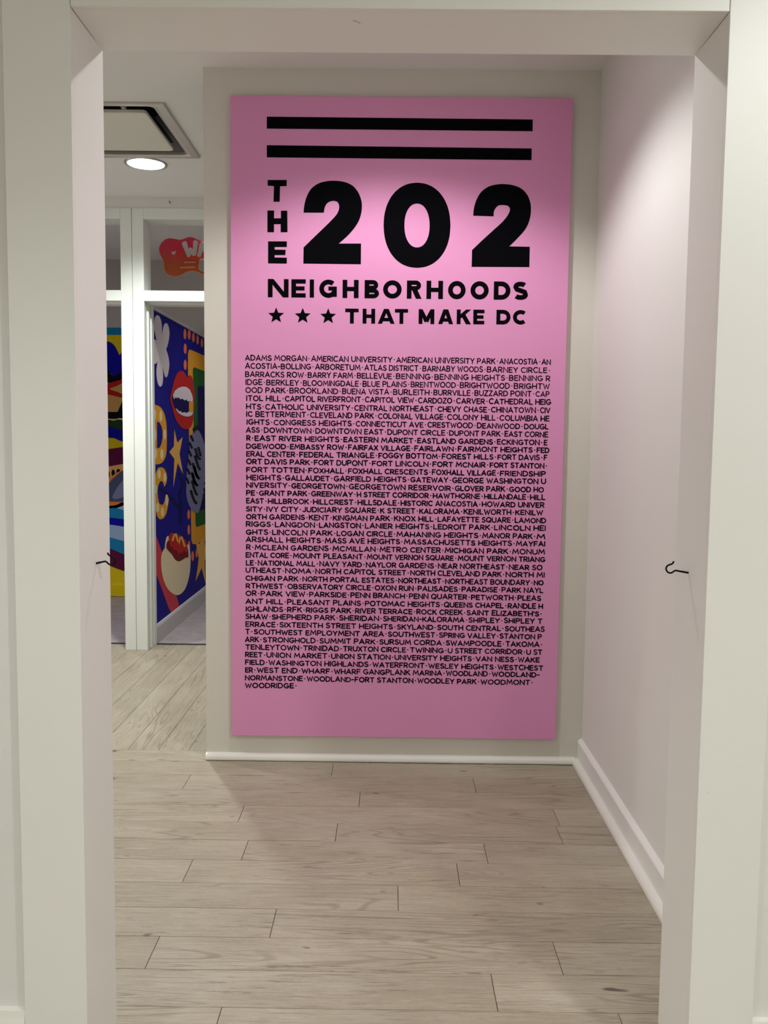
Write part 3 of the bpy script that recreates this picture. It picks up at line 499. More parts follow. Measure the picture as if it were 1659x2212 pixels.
DIVIDER_PAINT = [
    ('painted_stripe','red',1,1,[[6.3061,0.8214],[6.4002,0.7662],[6.5207,0.6602],[6.6711,0.5056],[6.9402,0.2679],[7.0473,0.1336],[6.8078,0.1339],[6.6105,0.2916],[6.3313,0.5455],[6.2968,0.5794]]),
    ('painted_flower','white',1,1,[[6.2551,2.1772],[6.3324,2.1947],[6.3663,2.2062],[6.4228,2.2066],[6.4388,2.2048],[6.4016,2.2471],[6.3738,2.2852],[6.3779,2.3331],[6.4062,2.3666],[6.4572,2.3886],[6.5176,2.391],[6.5686,2.3677],[6.5912,2.331],[6.5946,2.2947],[6.5985,2.2694],[6.6191,2.3038],[6.6521,2.3419],[6.7021,2.3639],[6.7596,2.3652],[6.8044,2.3395],[6.8183,2.2969],[6.7908,2.243],[6.746,2.194],[6.715,2.1689],[6.7567,2.1416],[6.7959,2.0979],[6.8046,2.0541],[6.7774,2.0075],[6.7457,1.9734],[6.705,1.9592],[6.6704,1.9648],[6.6393,1.9906],[6.609,2.0284],[6.6173,1.9889],[6.6133,1.9452],[6.5948,1.9037],[6.5459,1.8803],[6.4917,1.8849],[6.453,1.9098],[6.4315,1.9505],[6.4285,1.9925],[6.4509,2.0365],[6.4586,2.0583],[6.428,2.0405],[6.3822,2.0318],[6.3376,2.0386],[6.2941,2.0583],[6.2404,2.0767],[6.2099,2.1201]]),
    ('painted_dot','coral',1,0,[[7.3824,2.3642],[7.3794,2.3505],[7.3718,2.3376],[7.3601,2.3267],[7.3457,2.3189],[7.33,2.315],[7.3144,2.3153],[7.3005,2.3198],[7.2897,2.3281],[7.283,2.3392],[7.281,2.3521],[7.2838,2.3656],[7.2913,2.3784],[7.3027,2.3893],[7.317,2.3971],[7.3327,2.4012],[7.3483,2.4011],[7.3623,2.3967],[7.3734,2.3885],[7.3803,2.3773]]),
    ('painted_dot','coral',1,0,[[7.5397,2.3795],[7.5367,2.3657],[7.5287,2.3527],[7.5166,2.3417],[7.5016,2.3338],[7.4852,2.3299],[7.4689,2.3301],[7.4545,2.3346],[7.4432,2.3428],[7.4361,2.3539],[7.434,2.3669],[7.437,2.3805],[7.4448,2.3934],[7.4566,2.4044],[7.4715,2.4123],[7.4878,2.4165],[7.5041,2.4164],[7.5188,2.4121],[7.5303,2.4039],[7.5375,2.3927]]),
    ('painted_dot','coral',1,0,[[7.6968,2.3738],[7.6938,2.3602],[7.686,2.3474],[7.6741,2.3366],[7.6594,2.3289],[7.6433,2.325],[7.6273,2.3253],[7.6131,2.3298],[7.602,2.3379],[7.5951,2.349],[7.593,2.3618],[7.5959,2.3753],[7.6035,2.388],[7.6152,2.3988],[7.6297,2.4066],[7.6458,2.4106],[7.6618,2.4104],[7.6762,2.4061],[7.6875,2.398],[7.6946,2.3869]]),
    ('painted_dot','coral',1,0,[[7.8606,2.3716],[7.8578,2.3584],[7.8501,2.346],[7.8386,2.3355],[7.8241,2.328],[7.8084,2.3243],[7.7928,2.3246],[7.7789,2.329],[7.768,2.3369],[7.7612,2.3477],[7.7591,2.3601],[7.7619,2.3732],[7.7694,2.3855],[7.7808,2.396],[7.795,2.4035],[7.8107,2.4074],[7.8264,2.4072],[7.8405,2.403],[7.8515,2.3951],[7.8585,2.3843]]),
    ('painted_dot','coral',1,0,[[8.0351,2.3622],[8.0323,2.3492],[8.0249,2.3369],[8.0136,2.3266],[7.9995,2.3193],[7.9841,2.3157],[7.9689,2.3161],[7.9553,2.3205],[7.9447,2.3284],[7.9381,2.339],[7.936,2.3513],[7.9388,2.3642],[7.946,2.3763],[7.9571,2.3866],[7.971,2.394],[7.9864,2.3977],[8.0017,2.3975],[8.0154,2.3932],[8.0262,2.3854],[8.033,2.3747]]),
    ('painted_dot','coral',1,0,[[7.3907,2.2448],[7.3876,2.2313],[7.3795,2.2186],[7.3672,2.2079],[7.3519,2.2004],[7.3351,2.1967],[7.3186,2.1972],[7.3039,2.2017],[7.2924,2.2099],[7.2852,2.2209],[7.2831,2.2337],[7.2861,2.247],[7.294,2.2596],[7.3061,2.2702],[7.3212,2.2779],[7.3378,2.2818],[7.3544,2.2815],[7.3693,2.2771],[7.3811,2.2689],[7.3884,2.2578]]),
    ('painted_dot','coral',1,0,[[7.3865,2.1113],[7.3835,2.0978],[7.3753,2.0852],[7.363,2.0748],[7.3477,2.0675],[7.331,2.0641],[7.3144,2.0649],[7.2997,2.0697],[7.2882,2.0781],[7.2811,2.0893],[7.2789,2.1022],[7.2819,2.1155],[7.2898,2.1279],[7.3019,2.1383],[7.317,2.1457],[7.3337,2.1493],[7.3503,2.1487],[7.3652,2.144],[7.3769,2.1356],[7.3843,2.1244]]),
    ('painted_dot','coral',1,0,[[7.4725,0.8528],[7.4696,0.8402],[7.4617,0.8293],[7.4498,0.8212],[7.435,0.8167],[7.4188,0.8161],[7.4027,0.8195],[7.3885,0.8266],[7.3773,0.8367],[7.3704,0.8487],[7.3682,0.8615],[7.3712,0.8739],[7.3788,0.8847],[7.3905,0.8928],[7.4051,0.8975],[7.4213,0.8982],[7.4374,0.8949],[7.4518,0.8879],[7.4632,0.8779],[7.4703,0.8657]]),
    ('painted_dot','coral',1,0,[[7.4686,0.7226],[7.4658,0.7096],[7.4584,0.6984],[7.4471,0.69],[7.4332,0.6854],[7.418,0.685],[7.403,0.6887],[7.3896,0.6961],[7.3792,0.7067],[7.3727,0.7192],[7.3707,0.7325],[7.3735,0.7454],[7.3807,0.7565],[7.3917,0.7649],[7.4055,0.7696],[7.4206,0.7702],[7.4357,0.7667],[7.4493,0.7593],[7.4599,0.7488],[7.4666,0.7361]]),
    ('painted_dot','coral',1,0,[[7.4679,0.5903],[7.4654,0.5789],[7.459,0.5692],[7.4493,0.562],[7.4372,0.5581],[7.424,0.5579],[7.4109,0.5614],[7.3993,0.5681],[7.3902,0.5776],[7.3845,0.5887],[7.3828,0.6005],[7.3852,0.6118],[7.3915,0.6215],[7.4011,0.6286],[7.4131,0.6326],[7.4263,0.6329],[7.4394,0.6296],[7.4511,0.6229],[7.4604,0.6135],[7.4661,0.6022]]),
    ('painted_dot','coral',1,0,[[7.6136,0.4764],[7.6105,0.4629],[7.6023,0.4515],[7.5899,0.4433],[7.5745,0.439],[7.5576,0.4392],[7.5409,0.4437],[7.5261,0.452],[7.5144,0.4634],[7.5072,0.4767],[7.505,0.4907],[7.508,0.504],[7.516,0.5153],[7.5282,0.5235],[7.5434,0.5279],[7.5602,0.5279],[7.577,0.5236],[7.592,0.5154],[7.6039,0.504],[7.6113,0.4905]]),
    ('painted_dot','coral',1,0,[[7.7654,0.4816],[7.7627,0.4698],[7.7558,0.4597],[7.7453,0.4524],[7.7323,0.4485],[7.718,0.4485],[7.7038,0.4523],[7.6912,0.4595],[7.6814,0.4695],[7.6752,0.4812],[7.6733,0.4934],[7.6759,0.5052],[7.6827,0.5152],[7.693,0.5225],[7.706,0.5264],[7.7202,0.5266],[7.7344,0.5229],[7.7471,0.5158],[7.7571,0.5058],[7.7634,0.494]]),
    ('painted_frame','mustard',1,0,[[7.5202,2.2512],[7.4732,2.2429],[7.4353,2.2113],[7.4325,2.1208],[7.4293,2.0163],[7.4433,1.7726],[7.4515,1.5336],[7.5035,0.8857],[7.5124,0.6269],[7.562,0.5891],[7.6304,0.5779],[8.1677,0.5566],[8.1667,2.251],[8.0935,2.2532]]),
    ('painted_screen','green',2,0,[[7.6761,2.1145],[7.6303,2.1057],[7.6105,2.0898],[7.6141,1.9939],[7.6295,1.6359],[7.6734,0.8568],[7.6805,0.7399],[7.7222,0.7203],[8.1717,0.7107],[8.1631,2.1133]]),
    ('painted_inset','navy',3,0,[[7.8562,1.9659],[7.8116,1.9595],[7.7942,1.9438],[7.791,1.7127],[7.8111,1.5805],[7.8337,0.8556],[8.1754,0.8555],[8.1596,1.9785]]),
    ('painted_lips','lipred',4,1,[[7.1842,2.0457],[7.0847,2.028],[6.987,1.9845],[6.9179,1.9276],[6.8629,1.8661],[6.8224,1.8253],[6.8163,1.7994],[6.8591,1.7562],[6.9103,1.7061],[6.9759,1.6556],[7.0849,1.6115],[7.1981,1.5864],[7.3156,1.5777],[7.4375,1.5828],[7.5322,1.6055],[7.5975,1.6496],[7.6385,1.7226],[7.6609,1.8171],[7.6632,1.8965],[7.6327,1.9665],[7.5607,2.0257],[7.4823,2.0327],[7.4202,2.0191],[7.3833,2.0074],[7.3299,2.0297],[7.2566,2.048]]),
    ('painted_mouth','navy',5,1,[[6.8738,1.8021],[6.9017,1.8423],[6.9834,1.8794],[7.1229,1.9107],[7.2673,1.9242],[7.4172,1.9215],[7.5249,1.889],[7.5968,1.8429],[7.6114,1.7935],[7.5996,1.7214],[7.535,1.698],[7.4098,1.6818],[7.2596,1.6833],[7.0878,1.7019],[6.965,1.7342],[6.9123,1.7648]]),
    ('painted_teeth','white',6,0,[[6.8961,1.8355],[6.9561,1.8713],[7.0665,1.9007],[7.2089,1.9206],[7.3566,1.9269],[7.4786,1.9111],[7.5562,1.8765],[7.5968,1.8429],[7.5894,1.8104],[7.5321,1.8129],[7.4757,1.816],[7.4291,1.8119],[7.3984,1.8091],[7.3595,1.8247],[7.3231,1.8161],[7.2933,1.8134],[7.2492,1.8162],[7.2116,1.826],[7.1768,1.8175],[7.1339,1.8155],[7.0864,1.8286],[7.0556,1.8218],[7.0224,1.8189],[6.9816,1.8248],[6.9541,1.8124],[6.9271,1.8078]]),
    ('painted_patch','mustard',6,0,[[7.4445,1.8112],[7.6119,1.8114],[7.5998,1.7285],[7.4417,1.7199]]),
    ('painted_teeth','white',7,0,[[6.9785,1.7347],[7.0195,1.7348],[7.0744,1.7195],[7.1165,1.7169],[7.145,1.7205],[7.179,1.7101],[7.2166,1.7086],[7.2607,1.7162],[7.2902,1.7164],[7.3198,1.7105],[7.365,1.7133],[7.4049,1.7222],[7.4573,1.7239],[7.4884,1.7207],[7.5999,1.7314],[7.5605,1.7023],[7.4407,1.6848],[7.3189,1.6814],[7.1726,1.689],[7.0462,1.7072]]),
    ('painted_letter','mustard',1,1,[[6.1839,1.7292],[6.2707,1.7362],[6.3373,1.7401],[6.4282,1.739],[6.545,1.7251],[6.6405,1.6849],[6.693,1.6233],[6.7106,1.5539],[6.7072,1.4585],[6.6841,1.3761],[6.6155,1.3331],[6.5298,1.3133],[6.4352,1.3096],[6.3434,1.309],[6.2542,1.3097],[6.1675,1.3109],[6.1725,1.5481]]),
    ('painted_inset','blue',2,0,[[6.4283,1.6207],[6.4935,1.616],[6.552,1.5893],[6.582,1.5525],[6.5802,1.5026],[6.5472,1.4591],[6.4985,1.4315],[6.421,1.426]]),
    ('painted_spot','cream',2,0,[[6.4095,1.6717],[6.4058,1.6566],[6.3964,1.6436],[6.3827,1.6348],[6.367,1.6314],[6.3515,1.634],[6.3387,1.6421],[6.3304,1.6545],[6.3279,1.6693],[6.3315,1.6843],[6.3408,1.6972],[6.3542,1.7061],[6.3699,1.7096],[6.3855,1.7072],[6.3985,1.6992],[6.4069,1.6867]]),
    ('painted_spot','cream',2,0,[[6.5788,1.6643],[6.5749,1.6488],[6.565,1.6355],[6.5507,1.6264],[6.5341,1.623],[6.5178,1.6257],[6.5042,1.6341],[6.4955,1.6468],[6.4928,1.662],[6.4966,1.6773],[6.5063,1.6905],[6.5205,1.6997],[6.537,1.7033],[6.5534,1.7008],[6.5671,1.6925],[6.5761,1.6797]]),
    ('painted_spot','cream',2,0,[[6.4085,1.5233],[6.4053,1.5075],[6.3973,1.4941],[6.3859,1.4851],[6.3726,1.482],[6.3597,1.4851],[6.3491,1.494],[6.3422,1.5072],[6.3402,1.5229],[6.3434,1.5385],[6.3513,1.5518],[6.3626,1.5608],[6.3758,1.5641],[6.3887,1.5612],[6.3995,1.5524],[6.4065,1.5391]]),
    ('painted_spot','cream',2,0,[[6.6896,1.5283],[6.6858,1.5133],[6.6761,1.5005],[6.6621,1.492],[6.6458,1.489],[6.6299,1.4919],[6.6166,1.5003],[6.608,1.5129],[6.6054,1.5277],[6.6091,1.5426],[6.6186,1.5553],[6.6325,1.5639],[6.6486,1.567],[6.6647,1.5643],[6.6781,1.5559],[6.6869,1.5433]]),
    ('painted_spot','cream',2,0,[[6.4218,1.3863],[6.4177,1.3712],[6.4073,1.3585],[6.392,1.3503],[6.3744,1.3476],[6.3571,1.351],[6.3427,1.3598],[6.3334,1.3726],[6.3306,1.3877],[6.3346,1.4026],[6.3448,1.4152],[6.3599,1.4235],[6.3774,1.4263],[6.3948,1.4232],[6.4094,1.4145],[6.4189,1.4015]]),
    ('painted_spot','cream',2,0,[[6.6025,1.3805],[6.5984,1.365],[6.5879,1.3519],[6.5726,1.3434],[6.5549,1.3407],[6.5375,1.3442],[6.5231,1.3532],[6.5137,1.3665],[6.5109,1.3819],[6.5149,1.3972],[6.5252,1.4102],[6.5403,1.4188],[6.5579,1.4217],[6.5753,1.4184],[6.59,1.4095],[6.5996,1.3961]]),
    ('painted_letter','mustard',1,0,[[6.5234,1.2843],[6.481,1.2842],[6.4439,1.2802],[6.3893,1.25],[6.3559,1.1939],[6.344,1.1308],[6.3435,1.0543],[6.3602,0.9891],[6.4065,0.9339],[6.4546,0.907],[6.5042,0.8973],[6.5934,0.898],[6.6728,0.9246],[6.7225,0.9747],[6.7568,1.0333],[6.7391,1.065],[6.6785,1.0855],[6.6513,1.0604],[6.6318,1.0282],[6.5844,1.005],[6.5332,1.0021],[6.4712,1.0197],[6.4359,1.0675],[6.4254,1.1134],[6.4516,1.1572],[6.5021,1.1807],[6.5525,1.1817],[6.5903,1.1668],[6.62,1.1321],[6.6811,1.1591],[6.709,1.1981],[6.684,1.2393],[6.6327,1.2677],[6.5816,1.2805]]),
    ('painted_spot','cream',2,0,[[6.519,1.2322],[6.5151,1.2199],[6.505,1.2097],[6.4902,1.2033],[6.473,1.2016],[6.4561,1.2047],[6.442,1.2123],[6.4329,1.2232],[6.43,1.2356],[6.4338,1.2478],[6.4437,1.2579],[6.4583,1.2644],[6.4754,1.2663],[6.4924,1.2632],[6.5067,1.2557],[6.516,1.2448]]),
    ('painted_spot','cream',2,0,[[6.6853,1.2024],[6.6812,1.1885],[6.6705,1.1771],[6.6549,1.1698],[6.6369,1.1679],[6.6191,1.1715],[6.6043,1.1801],[6.5947,1.1923],[6.5917,1.2063],[6.5957,1.2201],[6.6062,1.2315],[6.6215,1.2388],[6.6395,1.2409],[6.6574,1.2375],[6.6724,1.229],[6.6822,1.2167]]),
    ('painted_spot','cream',2,0,[[6.4137,1.1269],[6.4108,1.1148],[6.4036,1.1047],[6.3932,1.0984],[6.3811,1.0967],[6.3692,1.0998],[6.3594,1.1073],[6.353,1.1181],[6.3511,1.1304],[6.354,1.1424],[6.3611,1.1524],[6.3714,1.1588],[6.3835,1.1606],[6.3954,1.1576],[6.4053,1.1501],[6.4118,1.1393]]),
    ('painted_spot','cream',2,0,[[6.735,1.0246],[6.7309,1.0067],[6.7205,0.9921],[6.7054,0.983],[6.688,0.9807],[6.671,0.9855],[6.6568,0.9967],[6.6477,1.0126],[6.645,1.0307],[6.649,1.0483],[6.6592,1.0629],[6.674,1.0721],[6.6913,1.0746],[6.7085,1.07],[6.7228,1.0589],[6.7321,1.0429]]),
    ('painted_spot','cream',2,0,[[6.465,0.9876],[6.4611,0.9741],[6.4511,0.9633],[6.4364,0.9568],[6.4195,0.9554],[6.4028,0.9595],[6.389,0.9683],[6.38,0.9805],[6.3772,0.9942],[6.381,1.0075],[6.3909,1.0182],[6.4053,1.0249],[6.4221,1.0264],[6.4389,1.0225],[6.453,1.0137],[6.4622,1.0015]]),
    ('painted_spot','cream',2,0,[[6.6028,0.9438],[6.5987,0.9293],[6.5882,0.9177],[6.573,0.9107],[6.5553,0.9093],[6.5379,0.9137],[6.5234,0.9232],[6.5141,0.9364],[6.5112,0.9512],[6.5152,0.9655],[6.5254,0.977],[6.5405,0.9842],[6.5581,0.9857],[6.5755,0.9815],[6.5902,0.972],[6.5998,0.9588]]),
    ('painted_cable','dark',1,2,[[6.4378,1.1297],[6.6347,1.0798],[6.8445,1.0059],[7.101,0.9166],[7.1778,0.927],[6.916,1.0167],[6.6963,1.0928],[6.4888,1.1447]]),
    ('painted_cable','dark',1.4,2,[[7.0416,1.2154],[7.1699,1.1209],[7.0484,1.0509],[7.0902,0.9821],[7.0728,0.9061],[7.055,0.8149],[7.1566,0.8044],[7.1748,0.8968],[7.1926,0.9761],[7.1488,1.0418],[7.2746,1.1162],[7.137,1.2198]]),
    ('painted_star','gold',1,0,[[6.946,1.5728],[7.0382,1.4661],[7.2248,1.5115],[7.1109,1.3748],[7.2297,1.2092],[7.0466,1.3034],[6.8981,1.1163],[6.938,1.3391],[6.7814,1.3939],[6.9279,1.438]]),
    ('painted_star','gold',4,0,[[7.6831,0.5881],[7.8255,0.5596],[7.9187,0.5968],[8.0317,0.5761],[8.0798,0.497],[8.2063,0.5065],[8.1049,0.4116],[8.0455,0.3704],[8.0557,0.1719],[7.9114,0.3285],[7.6556,0.2447],[7.7477,0.3641],[7.7858,0.4379],[7.7166,0.5255]]),
    ('painted_microphone','slate',4,1,[[7.862,1.5588],[7.7602,1.5799],[7.6271,1.5565],[7.5298,1.5271],[7.4814,1.4913],[7.4574,1.4206],[7.4149,1.3505],[7.382,1.2809],[7.3494,1.2117],[7.326,1.1427],[7.3381,1.1275],[7.3231,1.0547],[7.3592,0.986],[7.4547,0.9196],[7.5875,0.8714],[7.7258,0.8447],[7.7973,0.8467],[7.8712,0.8883],[7.9469,0.9465],[8.0439,1.037],[8.138,1.144],[8.1597,1.2598],[8.1261,1.3997],[8.0542,1.4539],[7.9659,1.5109]]),
    ('painted_slot','black',5,2,[[7.6246,1.4128],[7.6732,1.3718],[7.7444,1.3276],[7.8645,1.3038],[7.9296,1.3202],[7.8303,1.3381],[7.769,1.3771],[7.7203,1.4177]]),
    ('painted_slot','black',5,2,[[7.7411,1.4225],[7.7906,1.3852],[7.8475,1.3398],[7.9487,1.3442],[7.89,1.3902],[7.839,1.4281]]),
    ('painted_slot','black',5,2,[[7.6073,1.3509],[7.6712,1.3063],[7.7375,1.2525],[7.8245,1.215],[7.916,1.2229],[7.8328,1.2578],[7.7672,1.3106],[7.701,1.3563]]),
    ('painted_slot','black',5,2,[[7.5248,1.2881],[7.6033,1.2283],[7.6695,1.1736],[7.7596,1.1452],[7.8388,1.1561],[7.7613,1.179],[7.6979,1.2315],[7.6171,1.2922]]),
    ('painted_slot','black',5,2,[[7.4904,1.2108],[7.5686,1.1426],[7.6366,1.101],[7.7103,1.0803],[7.7823,1.0923],[7.7233,1.1077],[7.6619,1.1452],[7.5828,1.2133]]),
    ('painted_slot','black',5,2,[[7.5857,1.2572],[7.6536,1.193],[7.747,1.1477],[7.8364,1.1327],[7.8835,1.1508],[7.8292,1.1576],[7.7482,1.1967],[7.6811,1.2597]]),
    ('painted_slot','black',5,2,[[7.5163,1.1994],[7.5666,1.1432],[7.6744,1.0895],[7.7628,1.0737],[7.8092,1.0913],[7.7565,1.0982],[7.6592,1.1463],[7.6107,1.2005]]),
    ('painted_slot','black',5,2,[[7.4983,1.1397],[7.564,1.0755],[7.6514,1.0151],[7.7351,0.9947],[7.7967,1.0087],[7.7401,1.0201],[7.6578,1.0768],[7.5915,1.1407]]),
    ('painted_slot','black',5,2,[[7.4467,1.0595],[7.512,1.0024],[7.5989,0.9491],[7.6923,0.921],[7.7642,0.9316],[7.6843,0.9543],[7.6033,1.0038],[7.538,1.0603]]),
    ('painted_notch','black',5,2,[[7.4619,1.5225],[7.5166,1.4984],[7.5594,1.4717],[7.6385,1.4782],[7.5929,1.506],[7.5349,1.5313]]),
    ('painted_notch','black',5,2,[[7.4166,1.4625],[7.4707,1.438],[7.513,1.4112],[7.5912,1.417],[7.5462,1.4451],[7.4889,1.4707]]),
    ('painted_notch','black',5,2,[[7.39,1.3959],[7.4437,1.3711],[7.4858,1.3439],[7.5634,1.349],[7.5187,1.3774],[7.4618,1.4035]]),
    ('painted_notch','black',5,2,[[7.3572,1.3229],[7.4105,1.2976],[7.4522,1.2701],[7.5292,1.2744],[7.4849,1.3032],[7.4284,1.3297]]),
    ('painted_notch','black',5,2,[[7.3246,1.2469],[7.3774,1.2211],[7.4187,1.1933],[7.4952,1.1967],[7.4512,1.2259],[7.3952,1.253]]),
    ('painted_notch','black',5,2,[[7.2922,1.1714],[7.3446,1.1452],[7.3856,1.117],[7.4614,1.1197],[7.4177,1.1492],[7.3622,1.1768]]),
    ('painted_notch','black',5,2,[[7.5774,1.5889],[7.6023,1.5693],[7.6209,1.5481],[7.6723,1.5509],[7.653,1.5726],[7.6272,1.5927]]),
    ('painted_notch','black',5,2,[[7.6426,1.6057],[7.668,1.586],[7.6869,1.5647],[7.7392,1.5676],[7.7196,1.5895],[7.6933,1.6097]]),
    ('painted_notch','black',5,2,[[7.7187,1.6142],[7.7446,1.5944],[7.7639,1.5729],[7.8173,1.5758],[7.7972,1.5979],[7.7704,1.6183]]),
    ('painted_notch','black',5,0,[[8.1149,1.246],[8.265,1.24],[8.2643,1.2136],[8.1143,1.2249]]),
    ('painted_notch','black',5,0,[[8.0906,1.2063],[8.2639,1.1987],[8.2633,1.1723],[8.0901,1.1852]]),
    ('painted_notch','black',5,0,[[8.0616,1.1588],[8.2627,1.1492],[8.262,1.1227],[8.0611,1.1379]]),
    ('painted_notch','black',5,0,[[8.0281,1.1039],[8.2613,1.0913],[8.2606,1.0648],[8.0275,1.083]]),
    ('painted_notch','black',5,0,[[8.0061,1.0487],[8.0941,1.0423],[8.0817,1.0146],[7.9867,1.0289]]),
    ('painted_notch','black',5,0,[[7.9782,0.9942],[8.0388,0.9888],[8.0266,0.9614],[7.9589,0.9745]]),
    ('painted_notch','black',5,0,[[7.9505,0.9399],[7.9842,0.936],[7.9721,0.9088],[7.9313,0.9205]]),
    ('painted_bun','cream2',2,1,[[6.7199,0.7509],[6.6663,0.7433],[6.6253,0.7008],[6.6111,0.6689],[6.5588,0.6554],[6.5142,0.6213],[6.5045,0.563],[6.5273,0.4933],[6.5889,0.4168],[6.6921,0.3454],[6.8271,0.2876],[6.9684,0.2465],[7.1166,0.2298],[7.2723,0.2471],[7.3867,0.3032],[7.4548,0.3759],[7.4741,0.4644],[7.4598,0.5421],[7.4283,0.5913],[7.3733,0.6091],[7.3408,0.598],[7.2823,0.5644],[6.9799,0.5883],[6.7572,0.6579],[6.7382,0.7353]]),
    ('painted_sausage','maroon',3,1,[[6.6782,0.7047],[6.7459,0.7208],[6.747,0.7548],[6.8159,0.7667],[6.8994,0.7524],[6.9848,0.7328],[7.0874,0.7182],[7.2079,0.6834],[7.3009,0.6509],[7.3315,0.6103],[7.3784,0.5636],[7.3927,0.498],[7.2805,0.5055],[7.0804,0.5035],[6.9349,0.5376],[6.8375,0.5891],[6.7027,0.6441],[6.6584,0.6699]]),
    ('painted_sausage','lipred',4,1,[[6.7468,0.748],[6.8297,0.7653],[6.9848,0.7328],[7.0874,0.7182],[7.2231,0.6744],[7.3163,0.6344],[7.3622,0.5618],[7.282,0.5534],[7.2356,0.5776],[7.1578,0.5583],[7.0978,0.5768],[7.0525,0.5611],[6.9949,0.6005],[6.9519,0.6165],[6.8948,0.6166],[6.8397,0.6513],[6.7712,0.6665]]),
    ('painted_squiggle','gold',5,2,[[6.8706,0.6906],[6.905,0.7144],[6.9396,0.7336],[6.9285,0.7422],[6.967,0.694],[7.0564,0.6397],[7.1321,0.6888],[7.1197,0.6958],[7.1746,0.6482],[7.2287,0.6017],[7.2944,0.5987],[7.2392,0.6458],[7.1746,0.6989],[7.0714,0.7015],[7.0247,0.6571],[7.0292,0.6908],[6.9841,0.7437],[6.8869,0.7473],[6.8466,0.7257],[6.8122,0.7017]]),
]
